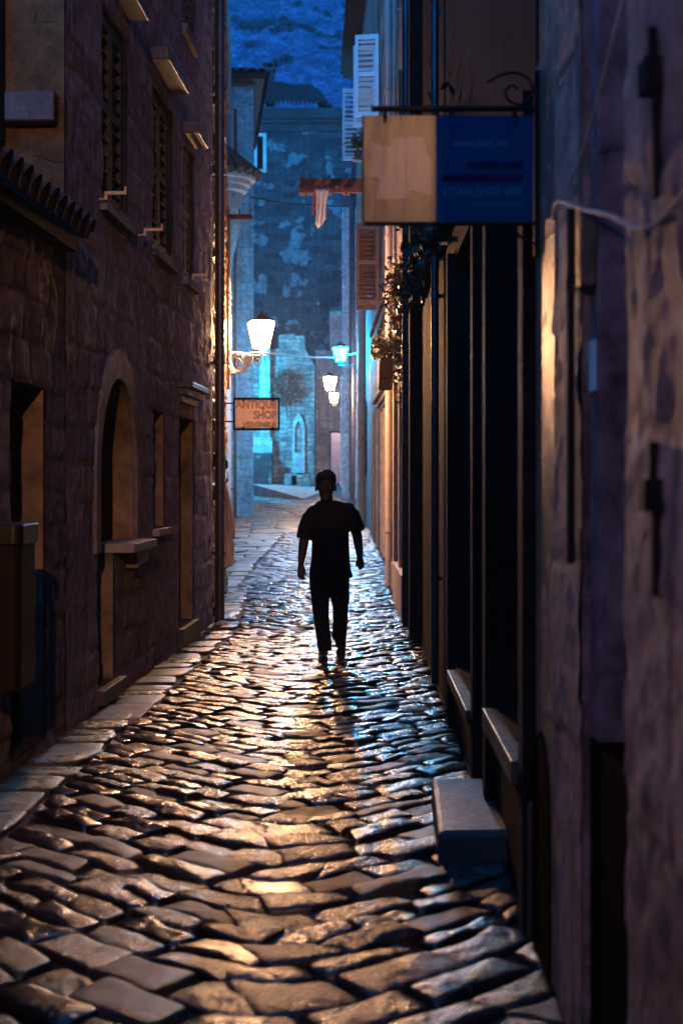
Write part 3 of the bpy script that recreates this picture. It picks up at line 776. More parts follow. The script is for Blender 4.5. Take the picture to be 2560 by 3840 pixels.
o_=gothic(671,700,948,1086,60,985); i_=gothic(677,694,966,1040,60,992)
m=MB(); n=7
V=[(p[0],-.14,p[1]) for p in o_]+[(p[0],-.14,p[1]) for p in i_]+[(p[0],0,p[1]) for p in o_]+[(p[0],-.02,p[1]) for p in i_]
F=[]
for i in range(n):
    j=(i+1)%n; F+=[(i,j,n+j,n+i),(i,2*n+i,2*n+j,j),(n+i,n+j,3*n+j,3*n+i)]
m.add(V,F); ni=m.build('niche',M['ashlar'],Gw)
m=MB(); px0,px1=at(597,0,60).x,at(622,0,60).x; m.box(px0,px1,-.35,-.002,1.4,at(0,800,60).z); m.box(px0-.35,px1+.1,-.5,-.003,1.4,at(0,1005,60).z); m.build('buttress',M['ashlar'],Gw,bevel=.03)
m=MB(); m.box(at(577,0,59).x-1,at(625,0,59).x,-1.1,-.36,1.3,at(0,1040,59).z); m.build('low_block',M['far_wall'],Gw,bevel=.04)
for (xx,yy,ww,hh,dd_) in ((668,1106,.55,.4,.5),(690,1100,.8,.35,.6)):
    p=at(xx,0,59); m=MB(); m.box(p.x-ww/2,p.x+ww/2,-1.1,-1.1+dd_,1.2,1.52+hh); m.build('stone_block',M['garden'],Gw,bevel=.03)
# reddish creeper on the wall
cr=thing('creeper','rust coloured creeper hanging on the far stone wall','creeper',(at(654,0,59.5).x,59.6,at(0,890,59.5).z))
def f_cr(r):
    a=r.uniform(0,2*PI); q=r.random()**.6; return Vector((q*.46*math.cos(a)+.12*r.normal(),r.uniform(-.25,.25),q*.68*math.sin(a)+.1*r.normal()))
leaves('foliage',M['leaf_red'],f_cr,1500,.07,cr,3)
m=MB(); m.tube([(0.1,.2,-1.2),(0,.1,-.4),(.05,.0,.5)],.03,6); m.build('stem',M['stem'],cr)

# cream stone house with a purple door at the bend
Gh=thing('cream_house','cream stone house with a purple door at the bend of the street','house',(0,62.0,0))
hx0,hx1=gx1-.02,at(797,0,62).x
m=MB(); dx0,dx1=at(757,0,62).x,at(785,0,62).x; dz0,dz1=at(0,1117,62).z,at(0,990,62).z
m.box(hx0,dx0,0,.8,1,7.3); m.box(dx1,hx1+3,0,.8,1,7.3); m.box(dx0,dx1,0,.8,dz1,9); m.box(dx0,dx1,0,.8,1,dz0); m.build('wall',M['lit_stone'],Gh)
m=MB(); m.box(dx0+.03,dx1-.03,.2,.25,dz0,dz1)
for k in range(6):
    x=dx0+.05+(dx1-dx0-.1)*k/5; m.box(x-.012,x+.012,.17,.2,dz0,dz1)
dr=m.build('door',M['door_purple'],Gh)
m=MB(); m.box(dx0,dx1,.1,.18,dz1-.07,dz1); m.box(dx0,dx0+.05,.1,.18,dz0,dz1-.07); m.build('door_frame',M['iron_dk'],Gh)
m=MB(); qx=at(791,0,58).x
for i in range(16): m.box(qx-.14-.05*random.random(),qx+.35,-4.3-.06*random.random(),-3.6,1.1+i*.3,1.39+i*.3)
m.build('gate_pier',M['lit_stone'],Gh,bevel=.02)

# ================================================================== RIGHT SIDE
# far right house, pale face
R5=thing('blue_house','plain pale house at the bend behind the cool street lamp','house',(at(785,0,50).x,50.0,0))
m=MB(); m.box(0,3,0,7,.5,at(0,476,50).z); m.build('wall',M['ashlar'],R5)
m=MB(); m.tube([(.33,-.08,.9),(.33,-.08,at(0,470,50).z)],.07,12); m.build('drainpipe',M['pipe'],R5)

R4=Front('eaved_house','grey house on the right with deep dark eaves and closed ground floor shutters','house',33.2,.20,44.0,-.22,False)
sh=[(R4.u(843),R4.u(838)),(R4.u(834.5),R4.u(829.5))]
R4.wall(M['right_far'],14.1,[('rect',a,b,1.75,3.7,.15) for a,b in sh])
for a,b in sh:
    lf=slatted_leaf(b-a-.02,1.93,.12,.04); place(lf,Matrix.Translation((a+.01,-.03,1.76))); lf.build('shutter',M['shutter_dark'],R4.e)
m=MB(); R4.box(m,-6,R4.L+.1,-.6,.42,14.1,14.25); R4.box(m,-6,R4.L+.15,.3,.5,14.25,14.4); m.build('eave',M['tile_far'],R4.e)
R4.pipe(R4.L-.3,.12,.7,14,.06,M['pipe'])
R4.pipe(R4.u(838.5)-.1,.10,.5,8.8,.11,M['trim'],'corner_strip')

R3b=Front('shuttered_house','tall house on the right with white open shutters high above the street','house',22.5,.46,33.15,.2012,False)
R3b.wall(M['peel'],14.0,[('rect',R3b.u(899),R3b.u(891),.62,2.75,.18),('rect',R3b.u(884),R3b.u(878),.7,2.9,.18),('rect',R3b.u(868),R3b.u(861),.7,3.0,.18)])
for (x0,x1,zb,zt) in ((899,891,.62,2.75),(884,878,.7,2.9),(868,861,.7,3.0)):
    a,b=R3b.u(x0),R3b.u(x1); m=MB(); R3b.box(m,a+.01,b-.01,-.175,-.10,zb,zt)
    n=3
    for k in range(n):
        q=a+.06+(b-a-.12)*k/n; R3b.box(m,q+.04,q+(b-a-.12)/n-.04,-.10,-.085,zb+.15,zt-.2)
    m.build('door',M['door_tan'],R3b.e)
    R3b.slab('door_surround',M['trim'],a-.14,a-.002,.05,zb-.4,zt+.15); R3b.slab('door_surround',M['trim'],b+.002,b+.14,.05,zb-.4,zt+.15)
def open_leaf(F,x,y0,y1,w,mat,pitch,ang=80,name='shutter'):
    u=F.u(x); d=F.d(u); zt=EYE-(y0-1100)*d/FOC; zb=EYE-(y1-1100)*d/FOC
    lf=slatted_leaf(w,zt-zb,pitch,.045)
    place(lf,Matrix.Translation((u,.03,zb))@Matrix.Rotation(math.radians(ang),4,'Z')); return lf.build(name,mat,F.e)
open_leaf(R3b,873,78,266,.47,M['shutter_white'],.10,78)
open_leaf(R3b,866,104,290,.47,M['shutter_white'],.10,82)
open_leaf(R4,853,205,369,.66,M['shutter_white'],.10,92)
open_leaf(R3b,874,512,700,.46,M['shutter_brown'],.085,84)
open_leaf(R3b,868,530,712,.42,M['shutter_brown'],.085,88)
ff=slatted_leaf(1.0,1.9,.10,.05); place(ff,Matrix.Translation((R3b.u(899),.05,6.9))); ff.build('shutter',M['shutter_brown'],R3b.e)
# sloping awning bar
m=MB(); a=at(852,772,27.5); b=at(880,690,25.5)
inv=Matrix.Rotation(-math.atan2(R3b.cy,R3b.cx),4,'Z')@Matrix.Translation((-R3b.X0,-R3b.d0,0))
for off in (0,.12):
    m.tube([inv@(a+Vector((off,0,0))),inv@(b+Vector((off,0,0)))],.035,6)
m.build('awning_bar',M['rust'],R3b.e)
# cornice over the door
m=MB(); ca,cb=R3b.u(905),R3b.u(876)
for i,(o2,za,zb) in enumerate(((.06,2.98,3.05),(.12,3.051,3.13),(.19,3.131,3.21))): R3b.box(m,ca+.05,cb,0,o2,za,zb)
m.build('cornice',M['trim'],R3b.e,bevel=.01)

R3=Front('peeling_house','house with peeling cream render lit gold behind the ivy','house',15.62,.565,22.48,.4605,False)
cz=[('rect',R3.u(926),R3.u(914),.15,2.85,.25),('rect',R3.u(948),R3.u(933),5.6,8.4,.2)]
R3.wall(M['peel'],14.2,cz)
a,b=R3.u(926),R3.u(914)
m=MB(); R3.box(m,a+.01,b-.01,-.24,-.19,.15,2.85)
for k in range(4): R3.box(m,a+.1+k*(b-a-.2)/4,a+.02+(k+1)*(b-a-.2)/4,-.19,-.17,.4,2.6)
m.build('door',M['door'],R3.e)
R3.slab('door_jamb',M['trim'],a-.2,a-.002,.07,.0,2.95); R3.slab('door_jamb',M['trim'],b+.002,b+.2,.07,.0,2.95); R3.slab('lintel',M['trim'],a-.2,b+.2,.08,2.953,3.2)
a,b=R3.u(948),R3.u(933); m=MB(); R3.box(m,a,b,-.195,-.16,5.6,8.4); m.build('window',M['void'],R3.e)
R3.slab('sill',M['trim'],a-.1,b+.1,.10,5.48,5.598)
lf=slatted_leaf(.8,1.5,.10,.04); place(lf,Matrix.Translation((R3.u(925),.04,5.6))); lf.build('shutter',M['shutter_brown'],R3.e)
R3.pipe(R3.u(908),.10,.1,9.5,.055,M['pipe_cream'])
R3.pipe(R3.u(920),.08,2.9,9.0,.03,M['pipe_cream'],'conduit')
R3.slab('plinth',M['trim'],R3.u(940),R3.u(918)-.02,.10,-.1,.55); R3.slab('plinth',M['trim'],R3.u(911),R3.L-.05,.07,-.1,.45)

# ivy on that house
def on(F,u,out,z): return (F.e.matrix_basis@Vector((u,-F.sg*out,z)))
iv=thing('ivy','bushy ivy glinting gold, climbing the peeling house on the right','ivy',on(R3,R3.u(926),.02,2.9))
ipts=[at(900,655,18.8),at(922,640,18.2),at(930,690,18.0),at(910,725,18.6),at(928,740,18.0),at(935,780,17.6),at(920,800,18.2),at(938,830,17.5),at(925,860,17.8),at(936,880,17.3),at(905,700,19),at(932,815,17.6),at(935,730,17.7)]
iv_o=iv.location.copy()
def f_iv(r):
    p=ipts[r.integers(len(ipts))]; return Vector((p.x+.05+r.normal()*.075,p.y+r.normal()*.45,p.z+r.normal()*.15))-iv_o
leaves('foliage',M['leaf'],f_iv,5200,.036,iv,5)
m=MB()
for k in range(5):
    pts=[]; u=R3.u(932)+k*.25
    for j in range(9): pts.append(on(R3,u+.08*math.sin(j*1.3+k),.03,.3+j*.5)-iv_o)
    m.tube(pts,.012,6)
m.build('stem',M['stem'],iv)
# planter on a stone bracket
pl=thing('planter','stone bracket planter with straggly plants beside the ivy','planter',on(R3,R3.u(917),.0,3.05))
m=MB(); rzz=math.atan2(R3.cy,R3.cx); Rm=Matrix.Rotation(rzz,4,'Z')
m.prism([(-.5,.30),(.6,.34),(.6,.20),(.35,.0),(.0,-.12),(-.3,.02)],0,.30,Rm); m.build('bracket',M['trim_dark'],pl,bevel=.03)
def f_pl(r): return Rm@Vector((r.uniform(-.5,.6),.12+r.uniform(-.1,.25),.36+abs(r.normal())*.13))
leaves('foliage',M['leaf'],f_pl,900,.045,pl,8)

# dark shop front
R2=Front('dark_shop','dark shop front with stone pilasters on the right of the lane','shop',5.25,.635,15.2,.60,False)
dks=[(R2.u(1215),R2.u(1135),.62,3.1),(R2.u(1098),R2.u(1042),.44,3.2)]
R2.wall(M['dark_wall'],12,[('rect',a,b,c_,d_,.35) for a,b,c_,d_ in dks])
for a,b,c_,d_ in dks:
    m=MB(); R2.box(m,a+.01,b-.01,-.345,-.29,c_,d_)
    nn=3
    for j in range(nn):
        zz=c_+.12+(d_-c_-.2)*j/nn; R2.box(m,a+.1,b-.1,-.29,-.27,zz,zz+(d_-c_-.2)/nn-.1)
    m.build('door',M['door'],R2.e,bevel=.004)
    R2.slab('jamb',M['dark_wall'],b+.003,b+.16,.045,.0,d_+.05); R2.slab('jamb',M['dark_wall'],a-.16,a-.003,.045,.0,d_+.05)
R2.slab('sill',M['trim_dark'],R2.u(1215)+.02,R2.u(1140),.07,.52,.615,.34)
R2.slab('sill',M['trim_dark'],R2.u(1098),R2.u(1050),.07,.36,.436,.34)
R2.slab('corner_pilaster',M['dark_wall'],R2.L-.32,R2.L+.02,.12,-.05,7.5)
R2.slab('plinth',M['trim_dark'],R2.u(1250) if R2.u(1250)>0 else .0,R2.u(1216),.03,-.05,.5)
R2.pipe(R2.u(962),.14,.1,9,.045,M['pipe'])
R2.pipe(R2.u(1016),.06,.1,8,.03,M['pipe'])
m=MB(); R2.box(m,R2.u(1232),R2.u(1212),.003,.01,.05,.6)
# vine hanging over the dark shop
vn=thing('hanging_vine','dark vine hanging over the dark shop front beside the sign','vine',on(R2,R2.u(1000),.0,3.3))
vn_o=vn.location.copy()
def f_vn(r):
    u=R2.u(r.uniform(955,1050)); return on(R2,u,abs(r.normal())*.09,3.45+abs(r.normal())*.32+ .0)-vn_o
leaves('foliage',M['leaf_dark'],f_vn,2600,.045,vn,12)
m=MB(); m.tube([on(R2,R2.u(1045),.04,3.3)-vn_o,on(R2,R2.u(1000),.05,3.7)-vn_o,on(R2,R2.u(960),.05,3.6)-vn_o],.015,6); m.build('stem',M['stem'],vn)

# nearest house on the right
R1=Front('patched_house','nearest house on the right with patchy blurred mauve render','house',-3.8,.667,5.2,.640,False,base=0)
nu0,nu1=R1.u(1445),R1.u(1338)
R1.wall(M['near_wall'],9,[('rect',nu0,nu1,.02,3.4,.30)])
m=MB(); R1.box(m,nu0+.005,nu1-.12,-.295,-.24,.02,3.4); m.build('door',M['void'],R1.e)
blk=MB(); blk.box(-22,-19,-6,18,-.3,16); blk.box(-19,-.01,-4,-3,-.3,16); blk.build('sky_blocker',M['dark_wall'],R1.e)   # unseen walls added behind the camera to block sky light
facing(R1,M['old_r'],R1.u(1900),nu0-.005,-.05,5.2,.02,1.1,.8,21,None,.006,.016,.004,.12)
facing(R1,M['old_r'],nu1+.005,R1.L-.22,-.05,5.2,.02,1.1,.8,23,None,.006,.014,.004,.12)
R1.slab('jamb_post',M['post'],nu1-.14,nu1-.004,-.02,.95,3.39,.29)
R1.slab('door_jamb',M['jamb'],R1.u(1281),R1.L-.0,.012,.0,3.2)
m=MB(); R1.box(m,nu0+.006,nu1-.006,-.06,-.02,.0,.94); m.build('recess_shade_panel',M['void'],R1.e)  # near-black sheet added so the lower recess stays dark
va,vb=R1.u(1272),R1.u(1234); m=MB(); ap=arch(va,vb,.0,.52,.3,12); m.prism(ap,.0,.02); m.build('cellar_vent',M['void'],R1.e)
R1.slab('meter_box',M['trim_dark'],nu1-.13,nu1-.02,.03,2.25,2.48,.02)
R1.slab('wall_plate',M['shutter_white'],nu1-.12,nu1-.03,-.012,1.95,2.1,.02)
R1.pipe(R1.u(1333),.03,1.45,2.5,.012,M['iron_dk'],'conduit')
m=MB(); qb=[on(R1,0,0,0)]
m=MB(); ul=R1.u(1523); R1.box(m,ul-.035,ul+.035,0,.05,1.63,1.70); R1.box(m,ul+.005,ul+.025,.0,.03,1.70,1.78); R1.box(m,ul-.03,ul-.005,0,.03,1.45,1.63); m.build('shutter_hook',M['iron_dk'],R1.e)
m=MB(); ul=R1.u(1523); R1.box(m,ul-.05,ul+.035,0,.05,2.53,2.60); R1.box(m,ul+.005,ul+.025,0,.03,2.60,2.68); R1.box(m,ul-.035,ul-.01,0,.03,2.3,2.53); m.build('shutter_hook',M['iron_dk'],R1.e)
pts=[(R1.u(1285),.02,2.55),(R1.u(1325),.06,2.535),(R1.u(1390),.06,2.42),(R1.u(1450),.05,2.335),(R1.u(1500),.04,2.26),(R1.u(1540),.03,2.24),(R1.u(1620),.03,2.25)]
def smooth_pts(P,n=6):
    P=[Vector(p) for p in P]; out=[]
    for i in range(len(P)-1):
        p0,p1,p2,p3=P[max(i-1,0)],P[i],P[i+1],P[min(i+2,len(P)-1)]
        for k in range(n):
            t=k/n; out.append(.5*((2*p1)+(p2-p0)*t+(2*p0-5*p1+4*p2-p3)*t*t+(3*p1-p0-3*p2+p3)*t**3))
    out.append(P[-1]); return out
m=MB(); m.tube(smooth_pts(pts),.006,8); m.build('cable',M['cable_old'],R1.e,smooth=True)
pts=[(R1.u(1290),.02,2.56),(R1.u(1360),.03,2.62),(R1.u(1430),.03,2.78),(R1.u(1460),.02,2.9)]
m=MB(); m.tube(smooth_pts(pts),.003,6); m.build('cable',M['cable'],R1.e,smooth=True)

# stone step against the shop wall
st=thing('stone_step','worn grey stone block step against the right wall','step',(.5,6.85,0))
m=MB(); m.add([(-.175,-.57,-.03),(.17,-.57,-.03),(.17,.53,-.03),(-.15,.55,-.03),(-.172,-.56,.14),(.17,-.56,.145),(.17,.53,.15),(-.148,.54,.145)],[(0,3,2,1),(4,5,6,7),(0,1,5,4),(1,2,6,5),(2,3,7,6),(3,0,4,7)])
m.build('block',M['step'],st,bevel=.025)

# ================================================================== STREET LAMPS, CABLES, SIGNS
def scroll(cx,cz,r,turns=1.4,a0=0,dirn=1,n=26):
    return [(cx+r*(1-.72*k/n)*math.cos(a0+dirn*2*PI*turns*k/n),0,cz+r*(1-.72*k/n)*math.sin(a0+dirn*2*PI*turns*k/n)) for k in range(n+1)]
def street_lamp(label, loc, size, glow, reach, ang, side, group='street lamps along the lane'):
    """origin at the foot of the lantern; the bracket reaches back to the wall"""
    L=thing('street_lamp',label,'street lamp',loc,0,group); s=size
    tw,bw,h=.158*s,.090*s,.385*s; Rz=Matrix.Rotation(ang,4,'Z')
    c=[(-1,-1),(1,-1),(1,1),(-1,1)]
    gl=MB(); v=[(a*bw*.96,b*bw*.96,.012) for a,b in c]+[(a*tw*.96,b*tw*.96,h) for a,b in c]
    gl.add(v,[(0,1,5,4),(1,2,6,5),(2,3,7,6),(3,0,4,7),(3,2,1,0)],Rz); gl.build('glass',glow,L)
    f=MB()
    for a,b in c: f.tube([(a*bw,b*bw,0),(a*tw,b*tw,h)],.015*s,6,Rz)
    for w_,z_ in ((bw,0),(tw,h)):
        for i in range(4):
            a,b=c[i],c[(i+1)%4]; f.tube([(a[0]*w_,a[1]*w_,z_),(b[0]*w_,b[1]*w_,z_)],.010*s,6,Rz)
    f.build('frame',M['iron'],L)
    cp=MB(); t2=tw*1.06
    v=[(a*t2,b*t2,h+.012*s) for a,b in c]+[(a*.05*s,b*.05*s,h+.10*s) for a,b in c]+[(a*.05*s,b*.05*s,h+.13*s) for a,b in c]
    cp.add(v,[(0,1,5,4),(1,2,6,5),(2,3,7,6),(3,0,4,7),(4,5,9,8),(5,6,10,9),(6,7,11,10),(7,4,8,11),(8,9,10,11),(3,2,1,0)],Rz)
    cp.ball((0,0,h+.15*s),.022*s,.022*s,.03*s,6); cp.build('cap',M['iron'],L)
    b=MB(); sx=side*reach; ya=-.10*s
    b.tube([(0,0,0),(0,0,ya)],.022*s,8); b.tube([(-side*.06,0,ya),(sx,0,ya)],.013*s,8)
    b.box(min(sx,sx+side*.02),max(sx,sx+side*.02),-.03*s,.03*s,ya-.42*s,ya+.06*s)
    b.tube(scroll(sx*.55,ya-.12*s,.11*s,1.5,PI/2,-side),.008*s,6); b.tube(scroll(sx*.12,ya-.08*s,.07*s,1.4,PI/2,side),.008*s,6)
    b.tube([(sx,0,ya-.38*s),(sx*.75,0,ya-.22*s),(sx*.55,0,ya-.01)],.009*s,6)
    b.build('bracket',M['iron'],L)
    return L
p=at(600,801,20.7); street_lamp('large white-hot street lamp on the left wall above the antique sign',p,1.0,M['glow1'],p.x+2.0,.42,-1)
p=at(782,831,38.0); street_lamp('cool cyan street lamp reaching out from the right wall',p,1.0,M['glow2'],.62,.5,1)
p=at(758,896,42.0); street_lamp('small warm street lamp below and left of the cyan one',p,.98,M['glow3'],.88,.45,1)
p=at(767,925,52.0); street_lamp('faint amber street lamp hanging lowest beyond the others',p,.9,M['glow4'],.42,.3,1)

# cable from the first lamp across to the second
pts=[at(520,808,20.4),at(560,812,20.6),at(600,810,20.7),at(640,813,24),at(700,819,30),at(750,821,35),at(785,819,38.0),at(836,806,38.3)]
m=MB(); m.tube(smooth_pts(pts),[.012]*(len(pts)*6-5),6); tag(m.build('power_cable',M['cable'],smooth=True),'pale cable strung across the lane between two street lamps','cable')
pts=[]
cc=at(545,836,20.45)
for k in range(121):
    t=k/120; q=2*PI*5*t; r=.125+.018*math.sin(q*.37)+.012*math.sin(q*1.3)
    pts.append((cc.x+r*math.cos(q)*.95+.02*math.sin(t*9),cc.y-.06-.05*t,cc.z+r*math.sin(q)+.02*math.cos(t*7)))
m=MB(); m.tube(pts,.009,6); tag(m.build('cable_coil',M['cable'],smooth=True),'coil of pale cable hanging from the first lamp bracket','cable coil')
jb=at(571,826,20.4); m=MB(); m.box(-.055,.055,-.04,.04,-.07,.07,Matrix.Translation(jb)@Matrix.Rotation(.3,4,'Y')); tag(m.build('junction_box',M['shutter_white'],bevel=.008),'small white junction box on the lamp bracket cable','junction box')

def text_mesh(txt, size, mat, parent, loc, name='lettering', outline=0, ext=.0015, align='CENTER', sx=1.0):
    cu=bpy.data.curves.new('txt','FONT'); cu.body=txt; cu.size=size; cu.align_x=align; cu.align_y='CENTER'
    if outline: cu.fill_mode='NONE'; cu.bevel_depth=outline; cu.bevel_resolution=1
    else: cu.extrude=ext
    o=bpy.data.objects.new('txt',cu); COL.objects.link(o)
    dg=bpy.context.evaluated_depsgraph_get(); dg.update()
    me=bpy.data.meshes.new_from_object(o.evaluated_get(dg)); bpy.data.objects.remove(o)
    me.transform(Matrix.Translation(loc)@Matrix.Rotation(PI/2,4,'X')@Matrix.Scale(sx,4,(1,0,0)))
    me.materials.clear(); me.materials.append(mat)
    q=bpy.data.objects.new(name,me); COL.objects.link(q); q.parent=parent; return q

# antique shop sign
c0=at(589,951,19.5); k=19.5/FOC
sg=thing('shop_sign','sand coloured ANTIQUE SHOP sign in a black frame below the large lamp','sign',c0)
hw,hh=50*k,34*k
m=MB(); m.box(-hw+.012,hw-.012,-.008,.008,-hh+.012,hh-.012); m.build('panel',M['sign_sand'],sg)
m=MB(); t=.022
m.box(-hw-.004,hw+.004,-.014,.014,hh-.01,hh+t); m.box(-hw-.004,hw+.004,-.014,.014,-hh-t,-hh+.01); m.box(-hw-t,-hw+.004,-.014,.014,-hh-t,hh+t); m.box(hw-.004,hw+t,-.014,.014,-hh-t,hh+t)
for q in (-.6,.75): m.box(hw*q-.014,hw*q+.014,-.02,.02,hh-.03,hh); m.box(hw*q-.014,hw*q+.014,-.02,.02,-hh,-hh+.03)
m.build('frame',M['iron_dk'],sg)
xw=-2.02-c0.x+.08
for zz in (hh-.055,-hh+.10): m=MB(); m.tube([(-hw-.01,0,zz),(xw,0,zz)],.012,8); m.build('arm',M['iron_dk'],sg)
text_mesh('ANTIQUE',.150,M['ink_brown'],sg,(.0,-.0095,.125),outline=.0042,sx=.86)
text_mesh('SHOP',.145,M['ink_brown'],sg,(.115,-.0095,-.018),outline=.0042,sx=.86)
text_mesh('VERONIKA',.098,M['ink_brown'],sg,(.04,-.0095,-.145),outline=.0030,sx=.95)

# hanging shop sign near the camera
dS=5.1; kS=dS/FOC
sb=thing('hanging_sign','blue and white shop sign hanging from a dark iron bracket near the camera','sign',(0,dS,0),math.radians(-.3))
X0s,X1s,Xm=0.0,.606,at(1000,0,dS).x; Zt,Zb=at(0,266,dS).z,at(0,510,dS).z
wm=MB(); wm.box(X0s,Xm,-.003,.003,Zb,Zt); wm.build('white_panel',M['sign_white'],sb)
m=MB(); m.box(Xm+.0005,X1s,-.004,.004,Zb,Zt); bp=m.build('blue_panel',M['blue'],sb)
sp=[(115,345),(272,388),(300,310),(560,300),(580,440),(625,500),(618,795),(450,748),(410,825),(155,828),(190,655),(115,630)]
m=MB(); m.prism([(at(820.75+q[0]*.27344,0,dS).x,at(0,232.75+q[1]*.27344,dS).z) for q in sp],-.006,-.0032); m.build('star_emblem',M['star'],sb)
def zpx(y): return at(0,y,dS).z
def xpx(x): return at(x,0,dS).x
text_mesh('www.sbbet.me',.040,M['ink_pale'],bp,(xpx(1101),-.005,zpx(330)),ext=.0006,sx=.82)
text_mesh('ESTABLISHED 1997',.042,M['ink_pale'],bp,(xpx(1107),-.005,zpx(443)),ext=.0006,sx=.82)
text_mesh('SPORTSKE KLADIONICE',.019,M['ink_pale'],bp,(xpx(1142),-.005,zpx(471)),ext=.0006,sx=.85)
m=MB(); m.box(xpx(1072),xpx(1200),-.0062,-.0043,zpx(388),zpx(372)); m.box(xpx(1015),xpx(1200),-.0062,-.0043,zpx(418),zpx(401)); m.build('dark_bar',M['ink_bar'],bp)
m=MB()
for (a,b,y) in ((1018,1034,409),(1056,1064,409),(1100,1110,409),(1110,1122,380),(1168,1186,380)): m=MB(); m.box(xpx(a),xpx(b),-.0076,-.0064,zpx(y+4),zpx(y-4)); m.build('red_mark',M['ink_red'],bp)
m=MB(); m.tube([(xpx(852),0,zpx(250)),(xpx(1245),0,zpx(250))],.011,10); m.box(xpx(1225),xpx(1250),-.02,.02,zpx(590),zpx(165))
m.tube([(xpx(835),0,Zb-.006),(xpx(1230),0,Zb-.006)],.008,8); m.box(X0s-.006,X0s,-.006,.006,Zb,Zt)
for x in (884,1180): m.box(xpx(x)-.008,xpx(x)+.008,-.008,.008,Zt-.012,zpx(252))
cxs,czs=xpx(1178),zpx(214)
sc=[(xpx(1118),0,zpx(190)),(xpx(1150),0,zpx(172)),(xpx(1185),0,zpx(168)),(xpx(1212),0,zpx(182)),(xpx(1222),0,zpx(208)),(xpx(1212),0,zpx(232)),(xpx(1190),0,zpx(240)),(xpx(1166),0,zpx(230)),(xpx(1160),0,zpx(212)),(xpx(1170),0,zpx(198)),(xpx(1184),0,zpx(200)),(xpx(1188),0,zpx(208))]
m.tube(smooth_pts(sc,5),.005,8)
m.tube([(xpx(1225),0,zpx(560)),(xpx(1180),0,zpx(535)),(xpx(1150),0,Zb)],.006,6)
m.build('bracket',M['iron_dk'],sb)
for x in (884,1180): m=MB(); m.ball((xpx(x),-.012,zpx(278)),.007,.005,.007,6); m.build('bolt',M['pipe'],sb)

# small plant on the far sill and a wire across the end of the lane
p=at(822,352,31.5); pt=thing('potted_plant','small leafy potted plant below the lowest white shutter','potted plant',p)
m=MB(); m.lathe([(.0,-.12),(.07,-.12),(.10,.06),(.085,.06),(.07,-.08)],14); m.build('pot',M['tile'],pt,smooth=False)
leaves('foliage',M['leaf_dark'],lambda r: Vector((r.normal()*.10,r.normal()*.09,.14+abs(r.normal())*.12)),260,.05,pt,31)
m=MB(); m.box(-.12,.9,-.14,.14,-.17,-.121); m.build('bracket',M['rust'],pt)
m=MB(); m.tube(smooth_pts([at(575,452,41.5),at(640,464,42),at(700,470,43),at(795,474,44.5)]),.022,6); tag(m.build('overhead_wire',M['iron']),'thin dark wire strung across the lane before the stained house','wire')
# iron drying frames
dk=22.0; q0=at(688,415,dk); 
rk=thing('drying_frame','rusty iron drying frame jutting from the right wall','drying frame',(at(832,0,dk).x,dk,0))
ox=rk.location.x
m=MB(); xe=.55
for (y,yo) in ((419,0),(442,-.25)):
    z=at(0,y,dk).z; x0=at(689,0,dk).x-ox; m.box(x0,xe,yo-.04,yo+.04,z-.055,z+.055)
for x in (694,712,757,795):
    xx=at(x,0,dk).x-ox; m.tube([(xx,0,at(0,430,dk).z),(xx,0,at(0,400,dk).z)],.015,6); m.tube([(xx,-.25,at(0,462 if x in(795,) else 450,dk).z),(xx,-.25,at(0,440,dk).z)],.012,6)
    m.box(xx-.05,xx+.05,-.32,.06,at(0,448,dk).z,at(0,440,dk).z)
m.build('frame',M['rust'],rk)
def cloth(name,label,cat,mat,pts_top,L,dk,sway,seed,wid,group=None):
    r=random.Random(seed); m=MB(); V=[];F=[]; nu,nv=10,14
    base=pts_top
    for j in range(nv+1):
        t=j/nv
        for i in range(nu+1):
            s_=i/nu-.5; wv=wid*(1-.25*t+.12*math.sin(t*5+seed))
            V.append((s_*wv+sway*t,.035*math.sin(i*1.5+t*3+seed)*(.4+t),-L*t*(1-.18*abs(s_+.2)*2)))
    for j in range(nv):
        for i in range(nu): F.append((j*(nu+1)+i,j*(nu+1)+i+1,(j+1)*(nu+1)+i+1,(j+1)*(nu+1)+i))
    m.add(V,F); o=m.build(name,mat,smooth=True,fix=False); o.location=base
    md=o.modifiers.new('thick','SOLIDIFY'); md.thickness=.006
    tag(o,label,cat,group); return o
cloth('hanging_cloth','white cloth hanging from the rusty drying frame','cloth',M['cloth_white'],at(740,436,21.75)+Vector((0,-.06,0)),.60,dk,-.02,2,.20)
cloth('hanging_cloth','small red cloth hanging from the rusty drying frame','cloth',M['cloth_red'],at(728,434,21.75)+Vector((0,-.05,0)),.42,dk,-.05,5,.055)
# bar on the left
bz=at(0,498,20.3).z
m=MB(); a=at(514,500,20.3); b=at(580,494,20.3); m.box(a.x-.1,b.x,20.26,20.34,bz-.03,bz+.03)
for x in (550,574): xx=at(x,0,20.3).x; m.tube([(xx,20.3,bz),(xx,20.3,bz+.11)],.01,6)
tag(m.build('iron_bar',M['rust']),'short rusty iron bar with pegs jutting from the left rubble house','bar')

